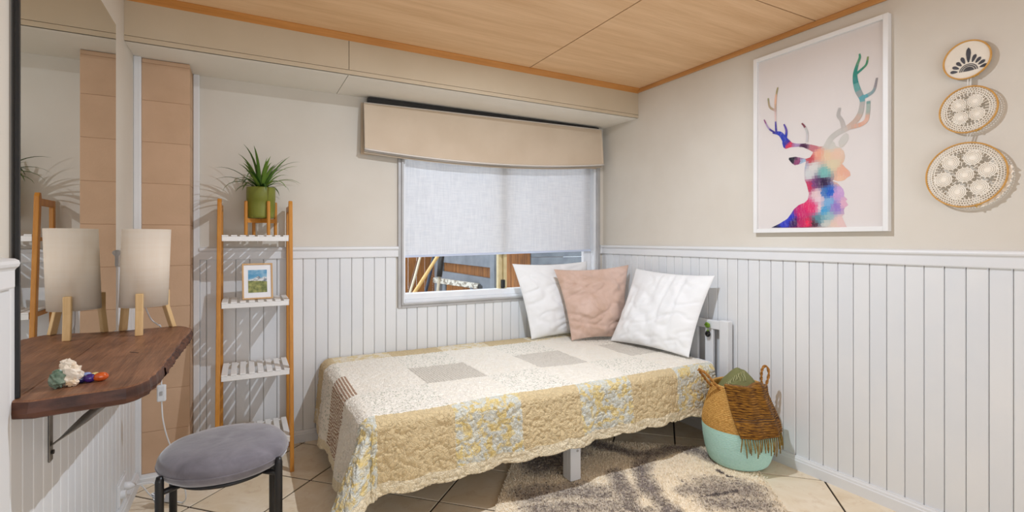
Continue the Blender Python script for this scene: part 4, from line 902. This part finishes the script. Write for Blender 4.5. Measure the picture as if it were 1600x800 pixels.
for k in range(14):
    f = k/13; c_ = Vector((kx, ky, 0))+rtv*(.030-.105*f)+tcv*(.012+.020*f); w1, w2 = fl_.uniform(-.010,.010), fl_.uniform(-.012,.012); q_ = []
    for a_, b_ in ((0,0),(.012,.4),(.024,.9),(.036,1.0)):
        p_ = c_+tcv*a_+rtv*(w1*b_+w2*b_*b_); q_.append((p_.x, p_.y, olive_z(p_.x, p_.y)+.004))
    MB().tube(smooth_pts(q_, 4), .0021, 6).build('tassel', OTS, ot_, smooth=True)
def rust_mat():
    m, b, n = base('rust_knit', .95, 0, .1); b.inputs['Sheen Weight'].default_value = .15
    uv = n.new('ShaderNodeUVMap'); uv.uv_map = 'cloth'; mp = n.new('ShaderNodeMapping'); mp.inputs['Scale'].default_value = (2.2, 26, 1); n.link(uv.outputs[0], mp.inputs[0])
    f = n.ramp(n.noise(mp.outputs[0], 3.2, 4, .7), .38, .62); c = n.mix(f, (66,34,20), (172,120,46)); n.link(c, b.inputs['Base Color'])
    bump(n, b, n.noise(uv.outputs[0], 220, 2), .6, .003); return m
rt = thing('rust_throw', 'brown and mustard striped throw with fringe over the basket rim', 'blanket', (kx-.05, ky-.15, .3))
nu, nv_ = 64, 90; Pq = np.zeros((nu,nv_,3))
def edge_pt(f, g):
    """f 0..1 across, g 0..1 from inside the rim to the lower hem"""
    ra = math.radians(192+f*92); rb = math.radians(221+f*80)
    if g < .28:
        k = g/.28; q = ra; rad = .098+(.146-.098)*k; z = .400+.034*k+.012*math.sin(PI*k)+.022*math.exp(-((f-.75)/.16)**2)*math.sin(PI*k)
    else:
        k = (g-.28)/.72; q = ra+(rb-ra)*k; zt, zb = .434, .195+.005*f; z = zt+(zb-zt)*k
        rad = (brad(min(z,.417)) if z < .417 else .128)+.012+.006*k
        rad = max(rad, .146*(1-k*2.2)+rad*min(1,k*2.2)) if k < .45 else rad
    rad += .004*math.sin(f*17+g*3)+.0075*math.exp(-((f-.72)/.05)**2)*min(1,g*2)
    return (kx+rad*math.cos(q), ky+rad*math.sin(q), z)
for i in range(nu):
    for j in range(nv_): Pq[i,j] = edge_pt(i/(nu-1), j/(nv_-1))
ix = np.arange(nu*nv_).reshape(nu,nv_); qd = np.stack([ix[:-1,:-1], ix[:-1,1:], ix[1:,1:], ix[1:,:-1]], -1).reshape(-1,4)
du = np.gradient(Pq, axis=0); dv = np.gradient(Pq, axis=1); nn = np.cross(dv, du); nn /= np.maximum(np.linalg.norm(nn,axis=-1,keepdims=True),1e-9)
jj = np.arange(nv_)[None,:]/(nv_-1); Pq = Pq+nn*(.0022*np.sin(jj*2*PI*30))[...,None]
uvq = np.stack(np.meshgrid(np.linspace(0,1,nu), np.linspace(0,1,nv_), indexing='ij'), -1).reshape(-1,2)
me = np_mesh('cloth', Pq.reshape(-1,3)-np.array(rt.location), qd, uvq); me.materials.append(rust_mat()); o_ = D.objects.new('cloth', me); COL.objects.link(o_); o_.parent = rt
sm = o_.modifiers.new('thickness', 'SOLIDIFY'); sm.thickness = .006; sm.offset = 1 
FRM = M('mustard_fringe', (112,86,36), (156,128,66), 80, rough=.95)
for k in range(23):
    f = (k+.5)/23; p = Vector(edge_pt(f, 1.0)); d = Vector((p.x-kx, p.y-ky, 0)).normalized(); L = fl_.uniform(.055,.09); sw = Vector((-d.y, d.x, 0))*fl_.uniform(-.012,.012)
    MB().tube([p+Vector((0,0,.006)), p+d*.006+Vector((0,0,-L*.3))+sw*.3, p+d*.009+Vector((0,0,-L*.7))+sw*.8, p+d*.008+Vector((0,0,-L))+sw], [.0026,.0030,.0030,.0022], 7).build('fringe_strand', FRM, rt, smooth=True)

# ---------------------------------------------------------------- framed stag print
fp = thing('framed_stag_print', 'large white framed print of a colourful stag silhouette on the right wall', 'picture', (XR, 1.465, 1.21))
py0, py1, pz0, pz1 = 1.137, 1.790, 1.209, 2.163
FRMW = M('white_frame', (232,231,229), (236,235,233), 5, rough=.4)
m = MB(); bw = .021
for y0, y1, z0, z1 in ((py0,py0+bw,pz0,pz1),(py1-bw,py1,pz0,pz1),(py0+bw,py1-bw,pz0,pz0+bw),(py0+bw,py1-bw,pz1-bw,pz1)): m.box(XR-.030, XR-.001, y0, y1, z0, z1)
m.build('frame', FRMW, fp, bevel=.0015)
PAPER = M('print_paper', (224,216,211), (227,219,214), 3, rough=.6)
ppr = bx('print_paper', PAPER, XR-.014, XR-.004, py0+bw-.002, py1-bw+.002, pz0+bw-.002, pz1-bw+.002, fp)
INK, b_, n_ = base('print_ink', .6, 0, .2); x_ = n_.new('ShaderNodeVertexColor'); x_.layer_name = 'print'; co = n_.coords((1,1,1)); 
mxn = n_.new('ShaderNodeMix'); mxn.data_type = 'RGBA'; n_.link(n_.math('MULTIPLY', n_.ramp(n_.noise(n_.coords((1,6,1)), 40, 4, .7), .52, .75), .30), mxn.inputs[0]); n_.link(x_.outputs[0], mxn.inputs[6]); mxn.inputs[7].default_value = (*lin((228,222,220)),1); n_.link(mxn.outputs[2], b_.inputs['Base Color'])
PAINT = np.array(DEER_PAINT, float); irng = np.random.default_rng(4)
def ink(y, z):
    qy, qz = round(y/.015)*.015, round(z/.013)*.013; yy, zz = y*.12+qy*.88, z*.12+qz*.88
    d2 = (PAINT[:,0]-yy)**2+(PAINT[:,1]-zz)**2+2e-5; w_ = 1/d2**2.2; return tuple(np.clip((PAINT[:,2:]*w_[:,None]).sum(0)/w_.sum(), 0, 255))
def ink_mesh(name, rows_cells, x):
    m = MB(); m.fc = []
    for q in rows_cells:
        cy = sum(p[0] for p in q)/len(q); cz = sum(p[1] for p in q)/len(q); m.add([(x, p[0], p[1]) for p in q], [tuple(range(len(q)))]); m.fc.append(ink(cy, cz))
    return m.build(name, INK, ppr)
def scan(poly, step=.0035, cell=.007):
    cells = []; zlo, zhi = min(p[1] for p in poly), max(p[1] for p in poly); z = zlo
    def cross(zv):
        r_ = []
        for i in range(len(poly)):
            a_, b2 = poly[i-1], poly[i]
            if (a_[1] <= zv) != (b2[1] <= zv): r_.append(a_[0]+(b2[0]-a_[0])*(zv-a_[1])/(b2[1]-a_[1]))
        return sorted(r_)
    while z < zhi:
        mid = z+step/2; c_ = cross(mid)
        ct, cb = cross(z+step-1e-5), cross(z+1e-5)
        for i in range(0, len(c_)-1, 2):
            y0, y1 = c_[i], c_[i+1]; same = len(ct) == len(c_) == len(cb)
            b0_, b1_ = (cb[i], cb[i+1]) if same else (y0, y1); t0_, t1_ = (ct[i], ct[i+1]) if same else (y0, y1)
            k = max(1, int((y1-y0)/cell))
            for j in range(k):
                f0, f1 = j/k, (j+1)/k
                cells.append([(b0_+(b1_-b0_)*f0, z), (b0_+(b1_-b0_)*f1, z), (t0_+(t1_-t0_)*f1, z+step), (t0_+(t1_-t0_)*f0, z+step)])
        z += step
    return cells
ink_mesh('stag_head', scan(DEER_BODY), XR-.0146)
ink_mesh('stag_ear', scan(DEER_EAR), XR-.0148)
for si_, st_ in enumerate(DEER_STROKES):
    pts = [Vector(q) for q in smooth_pts(st_, 6)] # (y, z, width)
    cells = []; L_, Rg = [], []
    for i, p in enumerate(pts):
        a_, b2 = pts[max(i-1,0)], pts[min(i+1,len(pts)-1)]; d = Vector((b2.x-a_.x, b2.y-a_.y)).normalized(); nl = Vector((-d.y, d.x))*p.z*.5
        L_.append((p.x+nl.x, p.y+nl.y)); Rg.append((p.x-nl.x, p.y-nl.y))
    for i in range(len(pts)-1): cells.append([L_[i], Rg[i], Rg[i+1], L_[i+1]])
    ink_mesh('antler', cells, XR-.0150-.0002*si_)
bx('glazing', GLZ, XR-.0205, XR-.019, py0+bw-.001, py1-bw+.001, pz0+bw-.001, pz1-bw+.001, fp)

# ---------------------------------------------------------------- three embroidery hoops
COTH = fabric('cream_embroidery_cloth', (232,222,206), (238,229,214), 120, .25); CROC = M('cream_crochet_cotton', (244,233,216), (250,242,228), 60, rough=.95, bs=.5, bscale=200)
THR = M('dark_bead_thread', (40,36,40), (66,62,66), 60, rough=.5)
UH, VH = Vector((0,-1,0)), Vector((0,0,1))
def hp(c, x, u, v): return (x, c[0]-u, c[1]+v)
def hoop(c, R, xoff, label):
    x = XR-xoff; h = thing('embroidery_hoop', label, 'wall hanging', (XR-.001, c[0], c[1]), 'embroidery hoops hung in a column on the right wall')
    hr = MB().torus((x,c[0],c[1]), UH, VH, R, .003, 72, 8, .0055).build('hoop_ring', HOOPW, h, smooth=True)
    MB().tube([hp(c,x,.25*R,-R*1.0),hp(c,x,.25*R+.020,-R*.93)], .0022, 8).build('screw', BRASS, h, smooth=True); MB().tube([hp(c,x-.002,.25*R+.004,-R*1.03),hp(c,x-.002,.25*R+.007,-R*.92)], .003, 8).build('clamp', BRASS, h)
    return h, x
def disc_pts(c, x, R, n=40): return [hp(c,x,R*math.cos(2*PI*k/n),R*math.sin(2*PI*k/n)) for k in range(n)]
# top: beaded fan on cloth
c1, R1 = (.872, 1.872), .0725
h1, x1 = hoop(c1, R1, .022, 'smallest hoop with dark beaded fan on cream cloth, topmost of three')
m = MB(); m.add(disc_pts(c1, x1, R1-.001), [tuple(range(40))]); m.build('cloth', COTH, h1)
bc = (0.006, -.046)
m = MB()
def rel(u, v): return hp(c1, x1-.0012, bc[0]+u, bc[1]+v)
for r0, r1_ in ((.0,.017),(.019,.0235),(.0255,.029)):
    N0 = 22
    for k in range(N0):
        a0, a1 = PI*(.02+.96*k/N0), PI*(.02+.96*(k+.8)/N0)
        if r0 == 0: m.add([rel(0,0), rel(r1_*math.cos(a0),r1_*math.sin(a0)), rel(r1_*math.cos(a1),r1_*math.sin(a1))], [(0,1,2)])
        else: m.add([rel(r0*math.cos(a0),r0*math.sin(a0)), rel(r1_*math.cos(a0),r1_*math.sin(a0)), rel(r1_*math.cos(a1),r1_*math.sin(a1)), rel(r0*math.cos(a1),r0*math.sin(a1))], [(0,1,2,3)])
m.build('beaded_fan', THR, h1)
for k in range(9):
    a_ = PI*(.06+.88*k/8); L0, L1 = .034, .058+(.034 if k == 4 else .006 if k in (3,5) else 0); wv = .0062 if k != 4 else .0075
    m = MB(); d = (math.cos(a_), math.sin(a_)); pr_ = (-d[1], d[0]); pts = []
    for t_, w_ in ((0,.25),(.25,.7),(.6,1),(.85,.8),(1,.0)): pts.append((L0+(L1-L0)*t_, w_*wv))
    poly = [rel(d[0]*l+pr_[0]*w_, d[1]*l+pr_[1]*w_) for l, w_ in pts]+[rel(d[0]*l-pr_[0]*w_, d[1]*l-pr_[1]*w_) for l, w_ in pts[-2::-1]]
    m.add(poly, [tuple(range(len(poly)))]); m.build('petal', THR, h1)
def rosette(h, c, x, u, v, R, name='rosette'):
    cc = (x, c[0]-u, c[1]+v); m = MB()
    m.add([(x, cc[1]-R*.30*math.cos(2*PI*k/16), cc[2]+R*.30*math.sin(2*PI*k/16)) for k in range(16)], [tuple(range(16))])
    for f in (.30,.48,.66,.84): m.torus(cc, UH, VH, R*f, R*.062, 28, 5, .0012)
    for k in range(26):
        a_ = 2*PI*k/26; d = Vector((0,-math.cos(a_),math.sin(a_))); m.tube([Vector(cc)+d*R*.28, Vector(cc)+d*R*.90], R*.034, 4, cap=False)
    for k in range(14):
        a_ = 2*PI*k/14; d = Vector((0,-math.cos(a_),math.sin(a_))); m.tube([Vector(cc)+d*R*.84, Vector(cc)+d*R*1.06], R*.055, 4, cap=False)
    return m.build(name, CROC, h, smooth=True)
def net(h, c, x, Ra, Rb, cols):
    m = MB(); rows = 4
    for i in range(rows): m.torus((x,c[0],c[1]), UH, VH, Ra+(Rb-Ra)*i/(rows-1), .0016, 80, 4, .001)
    for k in range(cols):
        for i in range(rows-1):
            a_ = 2*PI*(k+.5*(i % 2))/cols; d = Vector((0,-math.cos(a_),math.sin(a_))); o = Vector((x,c[0],c[1])); m.tube([o+d*(Ra+(Rb-Ra)*i/(rows-1)), o+d*(Ra+(Rb-Ra)*(i+1)/(rows-1))], .0016, 4, cap=False)
    o = m.build('net_border', CROC, h, smooth=True); o['kind'] = 'stuff'
def web(h, c, x, segs):
    m = MB()
    for (a_, b2) in segs: m.tube([hp(c,x,*a_), hp(c,x,*b2)], .0017, 4, cap=False)
    o = m.build('crochet_bars', CROC, h, smooth=True); o['kind'] = 'stuff'
c2, R2 = (.868, 1.677), .0885
h2, x2_ = hoop(c2, R2, .024, 'middle hoop with four round crochet rosettes')
cs = [(.0345*math.cos(math.radians(45+90*k)+.12)*1.05, .0345*math.sin(math.radians(45+90*k)+.12)*1.05) for k in range(4)]
for u, v in cs: rosette(h2, c2, x2_, u, v, .0270)
net(h2, c2, x2_, .066, R2, 56)
web(h2, c2, x2_, [(( .005*math.cos(a_),.005*math.sin(a_)),(.014*math.cos(a_),.014*math.sin(a_))) for a_ in np.linspace(0,2*PI,9)[:-1]]+[((.052*math.cos(a_),.052*math.sin(a_)),(.068*math.cos(a_),.068*math.sin(a_))) for a_ in np.linspace(0,2*PI,33)[:-1]])
c3, R3 = (.876, 1.424), .1245
h3, x3_ = hoop(c3, R3, .026, 'largest hoop with seven round crochet rosettes, lowest of three')
cs = [(0,0)]+[(.0685*math.cos(math.radians(70+60*k)), .0685*math.sin(math.radians(70+60*k))) for k in range(6)]
for u, v in cs: rosette(h3, c3, x3_, u, v, .0315)
net(h3, c3, x3_, .098, R3, 84)
web(h3, c3, x3_, [((.088*math.cos(a_),.088*math.sin(a_)),(.1*math.cos(a_),.1*math.sin(a_))) for a_ in np.linspace(0,2*PI,49)[:-1]]+[((.036*math.cos(a_)*1.0+.004*math.cos(a_+1.5),.036*math.sin(a_)),(.052*math.cos(a_),.052*math.sin(a_))) for a_ in np.radians([40,100,160,220,280,340])])
# loose lace hem behind the lowest hoop
m = MB(); A = np.zeros((40,4,3))
for i in range(40):
    a_ = math.radians(-75+i*85/39)
    for j in range(4): A[i,j] = hp(c3, x3_+.006+.004*math.sin(i*1.3)*j/3, (R3+.001+.011*j/3*(1+.3*math.sin(i*1.9)))*math.cos(a_), (R3+.001+.011*j/3)*math.sin(a_))
m.grid(A); m.build('lace_hem', CROC, h3, smooth=True)
RIB = M('white_lace_ribbon', (226,222,214), (238,235,228), 60, rough=.9)
for h, xa, xb, ca_, Ra, cb_, Rb in ((h2, x1, x2_, c1, R1, c2, R2), (h3, x2_, x3_, c2, R2, c3, R3)):
    for du_ in (-.005, .004):
        MB().tube([hp(ca_, xa+.004, .008+du_, -Ra+.004), hp(cb_, xb+.004, .002+du_, Rb-.002)], .0042, 6, flat=.25).build('ribbon', RIB, h)
